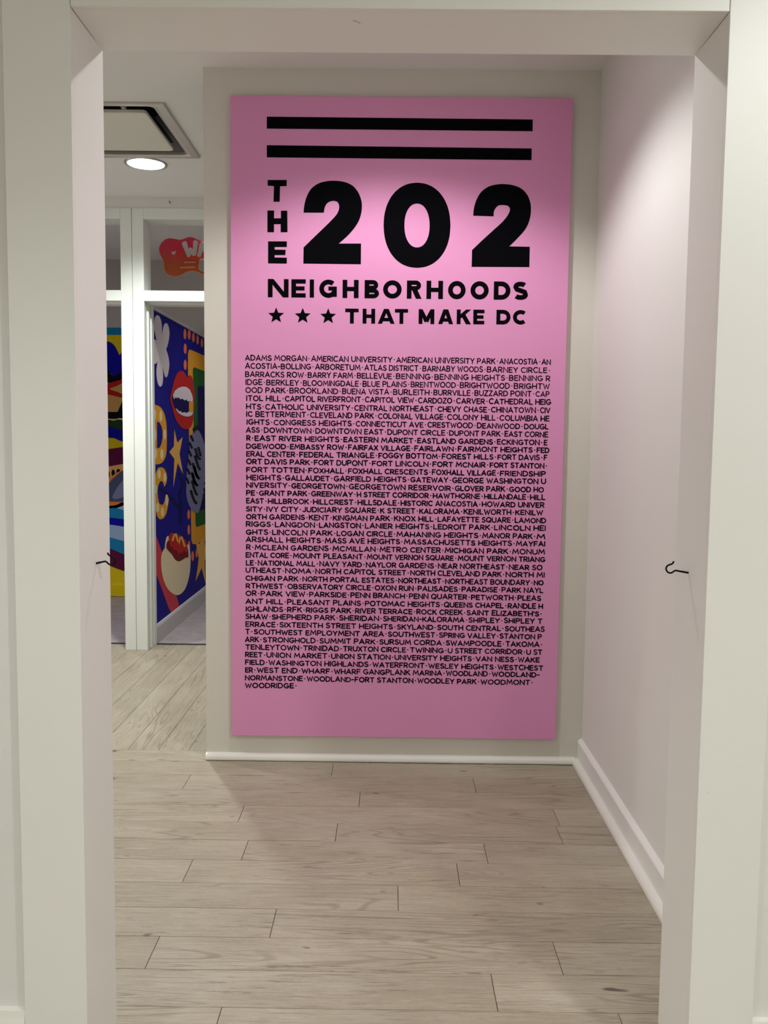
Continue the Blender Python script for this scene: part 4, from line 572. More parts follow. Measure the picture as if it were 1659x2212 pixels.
FAR_PAINT = [
    ('painted_band','teal',1,0,[[-2.7686,2.5147],[-2.4656,2.517],[-2.4664,2.4489],[-2.7697,2.4458]]),
    ('painted_band','yellow',1,0,[[-2.7697,2.4458],[-2.4664,2.4489],[-2.4851,1.0037],[-2.503,-0.3847],[-2.8147,-0.3886]]),
    ('painted_circle','blue2',2,1,[[-2.7709,2.3707],[-2.6926,2.3983],[-2.6383,2.3912],[-2.5918,2.3764],[-2.5573,2.3422],[-2.5308,2.2887],[-2.5194,2.2658],[-2.5036,2.2813],[-2.4685,2.2893],[-2.4707,2.12],[-2.5493,2.0729],[-2.5768,2.061],[-2.6113,2.1031],[-2.6964,2.1485],[-2.7739,2.1785]]),
    ('painted_shape','black',3,0,[[-2.7739,2.1785],[-2.6964,2.1485],[-2.6379,2.1491],[-2.6113,2.1031],[-2.5768,2.061],[-2.4706,2.1277],[-2.4716,2.0506],[-2.5735,2.0186],[-2.6166,2.0066],[-2.7767,2.001]]),
    ('painted_shape','lipred',3,0,[[-2.7771,1.9778],[-2.6402,1.9947],[-2.4714,2.066],[-2.4722,2.0042],[-2.6134,1.9563],[-2.4736,1.8959],[-2.474,1.8649],[-2.6376,1.9019],[-2.7778,1.9314]]),
    ('painted_triangle','tan',4,0,[[-2.6135,1.9486],[-2.472,2.0158],[-2.4735,1.9021]]),
    ('painted_shape','tan',3,0,[[-2.7781,1.9159],[-2.6376,1.9019],[-2.5013,1.8646],[-2.5421,1.7401],[-2.7809,1.7375]]),
    ('painted_shape','black',4,0,[[-2.5421,1.7401],[-2.5017,1.8336],[-2.4739,1.8727],[-2.4765,1.6708],[-2.6409,1.6768],[-2.7819,1.6753],[-2.7809,1.7375]]),
    ('painted_wave','cream',5,1,[[-2.7819,1.6737],[-2.6409,1.6768],[-2.5783,1.6682],[-2.5312,1.6819],[-2.4764,1.6747],[-2.4769,1.6397],[-2.7825,1.6364]]),
    ('painted_wave','leaf',6,0,[[-2.7821,1.6636],[-2.6332,1.6676],[-2.5785,1.6581],[-2.5391,1.6702],[-2.4766,1.6615],[-2.4777,1.579],[-2.5404,1.5791],[-2.6341,1.6069],[-2.7828,1.6208]]),
    ('painted_wave','blue2',5,0,[[-2.7827,1.6247],[-2.634,1.61],[-2.5716,1.5904],[-2.5404,1.5806],[-2.4776,1.5805],[-2.4792,1.4565],[-2.5417,1.4792],[-2.5807,1.4967],[-2.6356,1.4977],[-2.7848,1.4961]]),
    ('painted_band','plum',5,0,[[-2.7867,1.3749],[-2.6372,1.3922],[-2.4798,1.4166],[-2.4818,1.2553],[-2.6356,1.2301],[-2.7893,1.2142]]),
    ('painted_arcade','peach',6,0,[[-2.7893,1.2103],[-2.6356,1.2301],[-2.4818,1.2584],[-2.4851,1.0037],[-2.7927,1.0002]]),
    ('painted_arch','black',7,0,[[-2.6217,1.1533],[-2.6234,1.1376],[-2.6277,1.1243],[-2.6339,1.1154],[-2.6412,1.1122],[-2.6484,1.1152],[-2.6544,1.124],[-2.6583,1.1372],[-2.6595,1.1528],[-2.6578,1.1685],[-2.6536,1.1818],[-2.6473,1.1907],[-2.64,1.1939],[-2.6328,1.1909],[-2.6268,1.1821],[-2.6229,1.1689]]),
    ('painted_arch','black',7,0,[[-2.5735,1.1695],[-2.575,1.1569],[-2.5789,1.1461],[-2.5846,1.1389],[-2.5912,1.1363],[-2.5978,1.1388],[-2.6034,1.1458],[-2.607,1.1565],[-2.6081,1.1691],[-2.6066,1.1818],[-2.6027,1.1925],[-2.597,1.1997],[-2.5903,1.2023],[-2.5837,1.1999],[-2.5782,1.1928],[-2.5746,1.1821]]),
    ('painted_arch','black',7,0,[[-2.5229,1.1819],[-2.5245,1.1713],[-2.5287,1.1624],[-2.5349,1.1563],[-2.5422,1.1542],[-2.5494,1.1562],[-2.5554,1.1621],[-2.5594,1.1709],[-2.5607,1.1814],[-2.5591,1.192],[-2.5549,1.2009],[-2.5487,1.207],[-2.5414,1.2091],[-2.5342,1.2071],[-2.5282,1.2012],[-2.5242,1.1924]]),
    ('painted_arc','orange',8,1,[[-2.7952,0.9893],[-2.6617,1.0569],[-2.632,1.1109],[-2.5693,1.1653],[-2.4862,1.2033],[-2.47,1.1746],[-2.4738,0.877],[-2.7977,0.8318]]),
    ('painted_dome','slate2',9,1,[[-2.7964,0.9147],[-2.662,1.0404],[-2.6325,1.0754],[-2.5696,1.1389],[-2.4782,1.1828],[-2.4732,0.925],[-2.6309,0.9],[-2.797,0.8733]]),
    ('painted_petal','slate',10,1,[[-2.6013,0.9418],[-2.5799,0.9917],[-2.5376,1.0583],[-2.4791,1.1085],[-2.4809,0.968],[-2.531,0.9343],[-2.5726,0.9256]]),
    ('painted_wave','teal',9,1,[[-2.798,0.811],[-2.6318,0.8378],[-2.5655,0.8386],[-2.4747,0.8064],[-2.4756,0.7358],[-2.633,0.7506],[-2.7989,0.757]]),
    ('painted_wave','sky',8,1,[[-2.7972,0.865],[-2.6315,0.8602],[-2.5567,0.8727],[-2.53,0.8879],[-2.4736,0.8919],[-2.4751,0.7774],[-2.7987,0.7653]]),
    ('painted_wave','blue2',10,0,[[-2.7989,0.7553],[-2.633,0.7506],[-2.4756,0.7341],[-2.4765,0.6626],[-2.6298,0.6841],[-2.7999,0.6904]]),
    ('painted_wave','sky',9,0,[[-2.7999,0.6904],[-2.6298,0.6841],[-2.4765,0.6626],[-2.4783,0.5233],[-2.6316,0.5632],[-2.8015,0.5904]]),
    ('painted_wave','teal',10,0,[[-2.8015,0.5904],[-2.6316,0.5632],[-2.4783,0.5233],[-2.48,0.3937],[-2.633,0.4588],[-2.803,0.4986]]),
    ('painted_band','plum',9,0,[[-2.803,0.4986],[-2.633,0.4588],[-2.48,0.3937],[-2.482,0.2378],[-2.5567,0.2629],[-2.6313,0.2914],[-2.8055,0.3396]]),
]
SIGN_OUTLINE = [
    (-1.6003,2.9255),
    (-1.5808,2.9262),
    (-1.56,2.9234),
    (-1.5392,2.9198),
    (-1.5184,2.9174),
    (-1.4976,2.9214),
    (-1.4767,2.9292),
    (-1.4585,2.9345),
    (-1.4403,2.9359),
    (-1.4221,2.9323),
    (-1.4039,2.9248),
    (-1.3832,2.9162),
    (-1.352,2.9088),
    (-1.3052,2.908),
    (-1.2741,2.8879),
    (-1.2613,2.8474),
    (-1.2668,2.7938),
    (-1.2566,2.7429),
    (-1.2724,2.6916),
    (-1.3064,2.6709),
    (-1.3429,2.6731),
    (-1.3846,2.688),
    (-1.4106,2.6954),
    (-1.4393,2.6977),
    (-1.4628,2.6924),
    (-1.489,2.6806),
    (-1.5204,2.6649),
    (-1.5465,2.6578),
    (-1.5726,2.658),
    (-1.5935,2.6629),
    (-1.6142,2.6768),
    (-1.6284,2.6959),
    (-1.6347,2.7214),
    (-1.6365,2.752),
    (-1.6433,2.7749),
    (-1.6548,2.7977),
    (-1.665,2.8231),
    (-1.6686,2.8486),
    (-1.6632,2.8715),
    (-1.6513,2.8945),
    (-1.6329,2.9112),
    (-1.6172,2.9203),
]
SIGN_HOLES = [
    ([-1.5043,2.8858],[-1.5003,2.8985],[-1.4873,2.9058],[-1.4743,2.9051],[-1.4679,2.8937],[-1.4616,2.8658],[-1.4578,2.8518],[-1.4538,2.8582],[-1.4434,2.8622],[-1.4343,2.8584],[-1.4273,2.8514],[-1.4251,2.8662],[-1.4236,2.8967],[-1.4209,2.9094],[-1.4118,2.9146],[-1.3962,2.9109],[-1.389,2.8996],[-1.3925,2.8766],[-1.398,2.8435],[-1.4033,2.818],[-1.4099,2.8077],[-1.4229,2.8051],[-1.4333,2.8088],[-1.4379,2.8177],[-1.4425,2.8049],[-1.4516,2.7959],[-1.4647,2.797],[-1.4724,2.8097],[-1.4826,2.8376],[-1.4954,2.8655]),
    ([-1.3782,2.8895],[-1.3703,2.8947],[-1.3417,2.8949],[-1.3288,2.8874],[-1.3212,2.8468],[-1.3149,2.8086],[-1.324,2.7984],[-1.337,2.8008],[-1.3421,2.8262],[-1.3473,2.8338],[-1.3577,2.8337],[-1.3643,2.8158],[-1.3709,2.8005],[-1.3839,2.7978],[-1.3943,2.8028],[-1.3955,2.813],[-1.3876,2.8411],[-1.3822,2.8717]),
    ([-1.3788,2.7749],[-1.3736,2.7839],[-1.3319,2.7855],[-1.319,2.755],[-1.3271,2.709],[-1.348,2.6947],[-1.3715,2.7009],[-1.3831,2.711],[-1.3856,2.734],[-1.3816,2.7544]),
    ([-1.579,2.8329],[-1.5555,2.8344],[-1.5489,2.8421],[-1.5503,2.8293],[-1.5557,2.8127],[-1.5687,2.8126],[-1.5778,2.8176]),
    ([-1.4923,2.7631],[-1.405,2.7639],[-1.4071,2.7567],[-1.491,2.7559]),
    ([-1.5225,2.7245],[-1.4104,2.7294],[-1.4125,2.7209],[-1.52,2.7181]),
]
SIGN_HANG = [
    (-1.5999,2.9103),
    (-1.5993,3.0068),
]
HOOK_LEFT = [
    (-0.6711,1.2114),
    (-0.6594,1.2146),
    (-0.6509,1.2165),
    (-0.6477,1.2147),
    (-0.6446,1.2115),
    (-0.6393,1.2084),
    (-0.634,1.209),
    (-0.6297,1.2133),
    (-0.6286,1.2192),
    (-0.6306,1.2245),
    (-0.6343,1.2277),
    (-0.639,1.2292),
    (-0.6432,1.2318),
    (-0.6455,1.2366),
]
HOOK_RIGHT = [
    (0.6895,1.2046),
    (0.6799,1.2063),
    (0.6608,1.2098),
    (0.6577,1.2087),
    (0.6525,1.2049),
    (0.6473,1.2038),
    (0.6419,1.2064),
    (0.6387,1.2123),
    (0.6394,1.2176),
    (0.6434,1.2219),
    (0.6486,1.2236),
    (0.6528,1.2258),
    (0.6558,1.2311),
]

# ------------------------------------------------------------------ the setting
# floor slab with planks laid on it (each plank its own piece)
floor = box('floor', -3.4, 3.0, -2.6, 6.30, -0.14, -0.012, M_GAP)
tag(floor, 'pale washed oak plank floor through the doorway and hall', kind='structure')

def plank(cx, cy, length, width, turned):
    g, c, t = 0.0009, 0.0007, 0.012
    l, h = length/2-g, width/2-g
    dz = random.uniform(-0.00025, 0.00025)
    v = [(-l,-h,-t),(l,-h,-t),(l,h,-t),(-l,h,-t),(-l,-h,-c+dz),(l,-h,-c+dz),(l,h,-c+dz),(-l,h,-c+dz),
         (-l+c,-h+c,dz),(l-c,-h+c,dz),(l-c,h-c,dz),(-l+c,h-c,dz)]
    f = [(0,1,5,4),(1,2,6,5),(2,3,7,6),(3,0,4,7),(4,5,9,8),(5,6,10,9),(6,7,11,10),(7,4,8,11),(8,9,10,11)]
    me = bpy.data.meshes.new('plank'); me.from_pydata(v, [], f); me.update(); me.materials.append(M_WOOD)
    o = bpy.data.objects.new('plank', me)
    o.location = (cx, cy, 0)
    if turned: o.rotation_euler = (0, 0, math.pi/2)
    o.parent = floor
    C.objects.link(o)

ROWS = [4.125, 3.985, 3.824, 3.663, 3.5015, 3.3425, 3.186, 3.028, 2.8635, 2.7045, 2.540, 2.3755, 2.2115, 2.049, 1.887, 1.725]
JOINTS = [[-0.077], [-0.245], [-0.874, 0.388], [-0.110], [-0.580, 0.686], [-0.188, 0.668], [-0.514, 0.368], [-0.687, 0.255],
          [0.044], [-0.346], [0.508], [0.303], [-0.428, 0.62], [0.1], [-0.5, 0.55]]
for k in range(len(ROWS)-1):
    y1, y0 = ROWS[k], ROWS[k+1]
    xs = list(JOINTS[k])
    x = xs[0]
    while x > -3.2: x -= random.uniform(1.05, 1.5); xs.insert(0, max(x, -3.4))
    xs = [-3.4] + [q for q in xs if q > -3.15] + [0.92]
    for a, b in zip(xs[:-1], xs[1:]):
        plank((a+b)/2, (y0+y1)/2, b-a, y1-y0, False)
xs = [-1.249+0.1475*k for k in range(-14, 5)]
for k in range(len(xs)-1):
    ys = [4.125, random.choice([4.6, 5.2, 5.9]) if xs[k] < -1.9 else random.choice([4.125, 6.30]), 6.30]
    for a, b in zip(ys[:-1], ys[1:]):
        if b-a > 0.02: plank((xs[k]+xs[k+1])/2, (a+b)/2, b-a, xs[k+1]-xs[k], True)
# the near room's floor, out of frame, in broad boards
y = 1.725; k = 0
while y > -2.55:
    yy = max(y-0.162, -2.6)
    for a, b in ((-3.4, -1.3+0.4*(k % 3)), (-1.3+0.4*(k % 3), 0.7-0.3*(k % 2)), (0.7-0.3*(k % 2), 3.0)):
        plank((a+b)/2, (y+yy)/2, b-a, y-yy, False)
    y = yy; k += 1

fb = box('floor', -3.4, 3.0, 6.30, 8.30, -0.14, 0.0, M_CONC)
tag(fb, 'grey floor of the dim mural room beyond the white partition', kind='structure')
th = box('trim_1', -3.4, 0.9, 6.296, 6.322, 0.0, 0.006, M_RUBBER, bevel=0.002)
tag(th, 'dark threshold strip between oak planks and grey floor', kind='structure')

# ceiling with an opening for the air vent
VX0, VX1, VY0, VY1 = -1.895, -1.173, 4.455, 5.212
ceil = boxes('ceiling', [(-3.4, VX0, 2.1, 8.3, ZC, ZC+0.12), (VX1, 3.0, 2.1, 8.3, ZC, ZC+0.12), (VX0, VX1, 2.1, VY0, ZC, ZC+0.12),
                         (VX0, VX1, VY1, 8.3, ZC, ZC+0.12), (-3.4, 3.0, -2.6, 2.1, ZC, ZC+0.12)], M_CEIL)
tag(ceil, 'flat off-white ceiling', kind='structure')

# wall with the doorway, camera side face at y = 1.905
wf = boxes('wall_front', [(-3.4, XL-0.02, 1.905, YF, 0, ZC), (XR+0.02, 3.0, 1.905, YF, 0, ZC), (XL-0.02, XR+0.02, 1.905, YF, ZT+0.02, ZC)], M_WALL)
tag(wf, 'off-white wall around the wide cased doorway', kind='structure')
door = empty('door_1', (0.0, YN, 0.0))
tag(door, 'wide white cased doorway in the foreground', kind='structure')
box('casing', -0.8135, XL, YN, 1.905, 0, 2.56, M_TRIM, door, bevel=0.0012)
box('casing', XR, 0.834, YN, 1.905, 0, 2.56, M_TRIM, door, bevel=0.0012)
box('casing', XL+0.0008, XR-0.0008, YN+0.0004, 1.905, ZT, 2.54, M_TRIM, door, bevel=0.0018)
box('jamb', XL-0.02, XL, 1.9045, YF, 0, ZT, M_TRIM, door)
box('jamb', XR, XR+0.02, 1.9045, YF, 0, ZT, M_TRIM, door)
box('head_jamb', XL+0.0004, XR-0.0004, 1.9045, YF, ZT, ZT+0.02, M_TRIM, door, bevel=0.0012)
tube('scratch', [(-0.0881, 1.943, ZT-0.0002), (-0.0813, 1.947, ZT-0.0002), (-0.0737, 1.9552, ZT-0.0002)], 0.0005, M_DUCT, door, sides=6)
tube('paint_chip', [(0.7098, YN-0.0002, 0.7319), (0.7123, YN-0.0002, 0.7341), (0.7158, YN-0.0002, 0.7352)], 0.0007, M_SHOE, door, sides=6)
BBP = [(0, 0), (0.022, 0), (0.022, 0.17), (0.016, 0.185), (0.012, 0.20), (0, 0.203)]
b1 = extrude_profile('baseboard_front', BBP, (-3.4, 1.905, 0), (-0.8135, 1.905, 0), (0, -1, 0), M_SHOE)
tag(b1, 'white baseboard left of the doorway casing', kind='structure')
b2 = extrude_profile('baseboard_front', BBP, (0.834, 1.905, 0), (3.0, 1.905, 0), (0, -1, 0), M_SHOE)
tag(b2, 'white baseboard right of the doorway casing', kind='structure')

# alcove
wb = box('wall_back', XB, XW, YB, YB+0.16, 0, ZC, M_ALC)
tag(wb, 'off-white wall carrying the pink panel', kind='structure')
wr = box('wall_right', XW, XW+0.14, YF, YB+0.16, 0, ZC, M_WALL)
tag(wr, 'off-white side wall right of the pink panel', kind='structure')
BB2 = [(0, 0), (0.020, 0), (0.020, 0.108), (0.016, 0.113), (0, 0.122)]
SHOE = [(0, 0), (0.024, 0), (0.0245, 0.008), (0.022, 0.017), (0.016, 0.025), (0.008, 0.029), (0, 0.030)]
br = extrude_profile('baseboard_right', BB2, (XW, YF, 0.0005), (XW, YB, 0.0005), (-1, 0, 0), M_TRIM)
tag(br, 'white baseboard along the right alcove wall', kind='structure')
extrude_profile('shoe_moulding', SHOE, (XW-0.020, YF, 0.0005), (XW-0.020, YB, 0.0005), (-1, 0, 0), M_SHOE, br)
bk = extrude_profile('baseboard_back', SHOE, (XB-0.001, YB, 0.004), (XW-0.032, YB, 0.004), (0, -1, 0), M_SHOE)
tag(bk, 'low white shoe moulding under the pink panel', kind='structure')

# outer walls of hall, mural room and near room
tag(box('wall_left', -3.5, -3.4, -2.6, 8.3, 0, ZC, M_WALL), 'off-white wall of the hall, hidden left of the doorway', kind='structure')
tag(box('wall_right', 3.0, 3.1, -2.6, 8.3, 0, ZC, M_WALL), 'far right wall of the near room', kind='structure')
tag(box('wall_near', -3.5, 3.1, -2.7, -2.6, 0, ZC, M_WALL), 'wall behind the viewer', kind='structure')
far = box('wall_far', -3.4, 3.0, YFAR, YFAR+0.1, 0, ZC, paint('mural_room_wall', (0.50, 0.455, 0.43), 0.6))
tag(far, 'dim end wall with a wavy painted mural below', kind='structure')
bf = extrude_profile('baseboard_far', [(0, 0.004), (0.018, 0.004), (0.018, 0.112), (0.010, 0.121), (0, 0.122)], (-3.4, YFAR, 0), (XDIV-0.12, YFAR, 0), (0, -1, 0), PM['yellow'])
tag(bf, 'yellow painted baseboard under the wavy mural', kind='structure')
dv = box('wall_divider', XDIV-0.12, XDIV, 6.31, YFAR, 0, 2.412, PM['blue'])
tag(dv, 'blue mural wall with letters, lips and hot dog', kind='structure')
box('cap_trim', XDIV-0.135, XDIV+0.012, 6.305, YFAR, 2.412, 2.434, M_BBDIV, dv)
bd = extrude_profile('baseboard_divider', [(0, 0), (0.016, 0), (0.016, 0.118), (0.010, 0.134), (0, 0.137)], (XDIV, 6.31, 0.001), (XDIV, YFAR, 0.001), (1, 0, 0), M_BBDIV)
tag(bd, 'grey baseboard under the blue mural wall', kind='structure')

# murals: flat paint, a coat per layer
for n, col, lay, sm, pts in DIVIDER_PAINT:
    x = XDIV + 0.0007*lay
    p = [(q[0], q[1]) for q in pts]
    if sm == 2:                                          # a brush stroke: two sides, bridged
        m = len(p)//2
        mesh_obj(n, [(x, a, b) for a, b in p], [(i, i+1, 2*m-2-i, 2*m-1-i) for i in range(m-1)], PM[col], dv)
        continue
    p = [(max(6.315, min(8.22, a)), b) for a, b in (catmull(p, 3) if sm else p)]
    q2 = [p[0]]
    for a in p[1:]:
        if (a[0]-q2[-1][0])**2+(a[1]-q2[-1][1])**2 > 1e-8: q2.append(a)
    flat_shape(n, q2, lambda a, b, x=x: (x, a, b), PM[col], dv)
for n, col, lay, sm, pts in FAR_PAINT:
    yy = YFAR - 0.0007*lay
    p = [(q[0], q[1]) for q in pts]
    p = [(max(-3.39, min(XDIV-0.13, a)), max(0.1, b)) for a, b in (catmull(p, 3) if sm else p)]
    q2 = [p[0]]
    for a in p[1:]:
        if (a[0]-q2[-1][0])**2+(a[1]-q2[-1][1])**2 > 1e-8: q2.append(a)
    flat_shape(n, q2, lambda a, b, y=yy: (a, y, b), PM[col], far)

# white storefront partition between hall and mural room
part = empty('door_2', (-1.778, YD, 0))
tag(part, 'white partition frame with transoms and open bays to the mural room', kind='structure')
ZB0, ZB1, ZTT, ZFT = 2.437, 2.509, 2.987, 3.061
def post(x0, x1):
    box('post', x0, x1, YD, YD2, 0.0, ZFT, M_FRONT, part, bevel=0.003)
post(-1.857, -1.7792); post(-1.7768, -1.698)
post(-3.40, -3.28); post(-0.52, -0.44); post(-0.438, -0.36)
for x0, x1 in ((-3.28, -1.857), (-1.698, -0.52), (-0.36, 0.90)):
    box('header', x0, x1, YD, YD2, ZTT, ZFT, M_FRONT, part, bevel=0.002)
    box('transom_bar', x0, x1, YD, YD2, ZB0, ZB1, M_FRONT, part, bevel=0.003)
    box('door_stop', x0, x1, YD+0.07, YD2, ZB0-0.012, ZB0+0.001, M_FRONT, part, bevel=0.002)
box('door_stop', -1.699, -1.686, YD+0.07, YD+0.11, 0.001, ZB0-0.012, M_FRONT, part, bevel=0.002)
box('door_stop', -1.699, -1.680, YD+0.12, YD2, 0.001, ZB0-0.012, M_FRONT, part, bevel=0.002)
band = box('wall_partition', -3.4, 0.92, YD+0.012, YD2-0.012, ZFT, ZC, M_WALL)
tag(band, 'shallow wall band between partition frame and ceiling', kind='structure')
box('wall_hall', 0.90, 1.0, 4.18, 8.3, 0, ZC, M_WALL).update_tag()
tag(bpy.data.objects['wall_hall'], 'wall closing the hall behind the pink panel wall', kind='structure')

# ------------------------------------------------------------------ things
# pink panel with its lettering
PL, PR, PB, PT = -0.7182, 0.7854, 0.1248, 3.0030
poster = box('wall_panel', PL, PR, YP, YB-0.0004, PB, PT, M_PINK, origin=((PL+PR)/2, YP, PB), bevel=0.0012)
tag(poster, 'tall pink panel lettered THE 202 NEIGHBORHOODS THAT MAKE DC', 'sign')
YI = YP - 0.0009
t3 = lambda a, b: (a, YI, b)
for q in BARS: flat_shape('bar', q, t3, M_BLACK, poster)
for loops in DIGITS:
    if len(loops) == 1: flat_shape('digit', loops[0], t3, M_BLACK, poster)
    else: ring_shape('digit', loops[0], loops[1], t3, M_BLACK, poster)
for q in THE: flat_shape('letter', q, t3, M_BLACK, poster)
for q in STARS: flat_shape('star', q, t3, M_BLACK, poster)

def arc(cx, cy, rx, ry, a0, a1, n=14):
    return [(cx+rx*math.cos(math.radians(a0+(a1-a0)*k/n)), cy+ry*math.sin(math.radians(a0+(a1-a0)*k/n))) for k in range(n+1)]

def bold(ch, W, H, t):
    """heavy geometric capital in a W x H box, stroke t: a list of (verts, faces)"""
    o = []
    def poly(*p): o.append(([Vector(q) for q in p], [tuple(range(len(p)))]))
    def rect(x0, x1, y0, y1): poly((x0,y0),(x1,y0),(x1,y1),(x0,y1))
    def rib(p, hw=None): o.append(ribbon(p, hw or t/2))
    if ch == 'N':
        rect(0,t,0,H); rect(W-t,W,0,H); poly((0,H),(W-t*1.2,0),(W,0),(t*1.2,H))
    elif ch == 'E':
        rect(0,t,0,H); rect(0,W,0,t*.9); rect(0,W,H-t*.9,H); rect(0,W*.92,H/2-t*.43,H/2+t*.43)
    elif ch == 'I': rect(0,W,0,H)
    elif ch == 'H': rect(0,t,0,H); rect(W-t,W,0,H); rect(0,W,H/2-t*.45,H/2+t*.45)
    elif ch == 'T': rect(0,W,H-t*.92,H); rect(W/2-t/2,W/2+t/2,0,H)
    elif ch == 'A':
        poly((0,0),(t*1.08,0),(W/2+t*.45,H),(W/2-t*.62,H)); poly((W-t*1.08,0),(W,0),(W/2+t*.62,H),(W/2-t*.45,H)); rect(W*.24,W*.76,H*.17,H*.17+t*.85)
    elif ch == 'M':
        rect(0,t,0,H); rect(W-t,W,0,H); poly((0,H),(t*1.0,H),(W/2+t*.5,H*.24),(W/2-t*.45,H*.10)); poly((W,H),(W/2+t*.45,H*.10),(W/2-t*.5,H*.24),(W-t*1.0,H))
    elif ch == 'K':
        rect(0,t,0,H); poly((t*.9,H*.36),(t*.9,H*.66),(W-t*1.32,H),(W-.01*W,H)); poly((t*1.3,H*.52),(t*2.15,H*.70),(W,0),(W-t*1.3,0))
    elif ch in 'DBR':
        rect(0,t,0,H)
        if ch == 'D':
            rx = min(H/2, W*.62)
            rib([(t*.5,H-t/2),(W-rx,H-t/2)]+arc(W-rx,H/2,rx-t/2,H/2-t/2,88,-88,18)+[(W-rx,t/2),(t*.5,t/2)])
        else:
            h2 = H*.54; y2 = H-h2; r = (h2)/2
            cx = W*(.58 if ch == 'B' else .60)
            w1 = W*(.94 if ch == 'B' else .97)
            rib([(t*.5,H-t*.45),(cx,H-t*.45)]+arc(cx,H-h2/2,w1-cx-t/2,r-t*.45,86,-86,14)+[(cx,y2+t*.45),(t*.5,y2+t*.45)], t*.45)
            if ch == 'B':
                h3 = H*.54
                rib([(t*.5,h3-t*.45),(cx,h3-t*.45)]+arc(cx,h3/2,W-cx-t/2,h3/2-t*.45,86,-86,14)+[(cx,t*.45),(t*.5,t*.45)], t*.45)
            else:
                poly((W*.34,H*.50),(W*.34+t*1.15,H*.50),(W,0),(W-t*1.2,0))
    elif ch == 'O':
        o.append(ribbon(arc(W/2,H/2,W/2-t/2,H/2-t/2,0,354,29), t/2, closed=True))
    elif ch == 'C':
        rib(arc(W*.52,H/2,W*.52-t/2,H/2-t/2,48,312,24))
    elif ch == 'G':
        rib(arc(W*.52,H/2,W*.52-t/2,H/2-t/2,48,322,24)); rect(W*.52,W,H*.40,H*.40+t*.85); rect(W-t,W,H*.06,H*.40+t*.85)
    elif ch == 'S':
        r1, r2 = H*.25-t*.12, H*.27-t*.12; e = W*.46-t*.5+0.02*W
        rib(arc(W*.48,H*.745,W*.40-t*.22,H*.255-t/2,28,180,10)+[(W*.14,H*.70),(W*.24,H*.575),(W*.5,H*.51),(W*.78,H*.43)]+arc(W*.49,H*.275,W*.44-t*.25,H*.275-t/2,2,-152,10))
    return o

for row, t in ((ROW_ONE, 0.0208), (ROW_TWO, 0.0172)):
    for ch, u0, z0, u1, z1 in row:
        v, f = [], []
        for i, (a, b) in enumerate(bold(ch, u1-u0, z1-z0, t)):
            k = len(v); v += [(u0+p.x, YI-0.00012*i, z0+p.y) for p in a]; f += [tuple(k+i for i in q) for q in b]
        mesh_obj('letter', v, f, M_BLACK, poster)

# hand-lettered list: single-stroke capitals with round ends (unit height)
def A_(cx, cy, rx, ry, a0, a1, n=9): return arc(cx, cy, rx, ry, a0, a1, n)
GL = {
 'A': (.80, [[(0,0),(.40,1),(.80,0)],[(.14,.30),(.66,.30)]]),
 'B': (.66, [[(0,0),(0,1),(.34,1)]+A_(.36,.76,.24,.24,85,-85,6)+[(.05,.52)],[(.30,.52)]+A_(.36,.26,.28,.26,85,-85,7)+[(0,0)]]),
 'C': (.74, [A_(.42,.5,.42,.5,48,312,13)]),
 'D': (.74, [[(0,0),(0,1),(.22,1)]+A_(.24,.5,.50,.5,85,-85,10)+[(0,0)]]),
 'E': (.56, [[(.56,1),(0,1),(0,0),(.57,0)],[(0,.52),(.48,.52)]]),
 'F': (.56, [[(.57,1),(0,1),(0,0)],[(0,.50),(.46,.50)]]),
 'G': (.80, [A_(.42,.5,.42,.5,50,330,13)+[(.80,.42),(.46,.42)]]),
 'H': (.70, [[(0,0),(0,1)],[(.70,0),(.70,1)],[(0,.46),(.70,.48)]]),
 'I': (.02, [[(0,0),(0.01,1)]]),
 'J': (.50, [[(.48,1),(.48,.28)]+A_(.25,.27,.23,.27,0,-150,7)]),
 'K': (.66, [[(0,0),(0,1)],[(.60,1),(.03,.46)],[(.20,.60),(.66,0)]]),
 'L': (.52, [[(0,1),(0,0),(.52,0)]]),
 'M': (.94, [[(0,0),(.12,1),(.47,.28),(.82,1),(.94,0)]]),
 'N': (.72, [[(0,0),(0,1),(.72,0),(.72,1)]]),
 'O': (.86, [A_(.43,.5,.43,.5,90,450,18)]),
 'P': (.62, [[(0,0),(0,1),(.32,1)]+A_(.34,.73,.28,.27,85,-85,7)+[(.02,.45)]]),
 'Q': (.86, [A_(.43,.5,.43,.5,90,450,18),[(.54,.30),(.84,-.06)]]),
 'R': (.64, [[(0,0),(0,1),(.32,1)]+A_(.34,.73,.28,.27,85,-85,7)+[(.05,.45)],[(.24,.45),(.64,0)]]),
 'S': (.58, [A_(.30,.76,.26,.24,35,200,7)+[(.10,.60),(.30,.51),(.50,.42)]+A_(.29,.25,.29,.25,20,-155,8)]),
 'T': (.68, [[(0,1),(.68,1)],[(.34,1),(.34,0)]]),
 'U': (.72, [[(0,1),(0,.36)]+A_(.36,.36,.36,.36,185,355,9)+[(.72,.36),(.72,1)]]),
 'V': (.74, [[(0,1),(.37,0),(.74,1)]]),
 'W': (1.02, [[(0,1),(.26,0),(.51,.80),(.76,0),(1.02,1)]]),
 'X': (.66, [[(0,1),(.66,0)],[(.64,1),(0,0)]]),
 'Y': (.68, [[(0,1),(.34,.46),(.68,1)],[(.34,.46),(.32,0)]]),
 'Z': (.62, [[(.02,1),(.60,1),(0,0),(.62,0)]]),
 '-': (.34, [[(0,.46),(.34,.47)]]),
 "'": (.02, [[(0.01,1),(0,.74)]]),
 '·': (.06, [[(.02,.47),(.045,.49)]]),
}
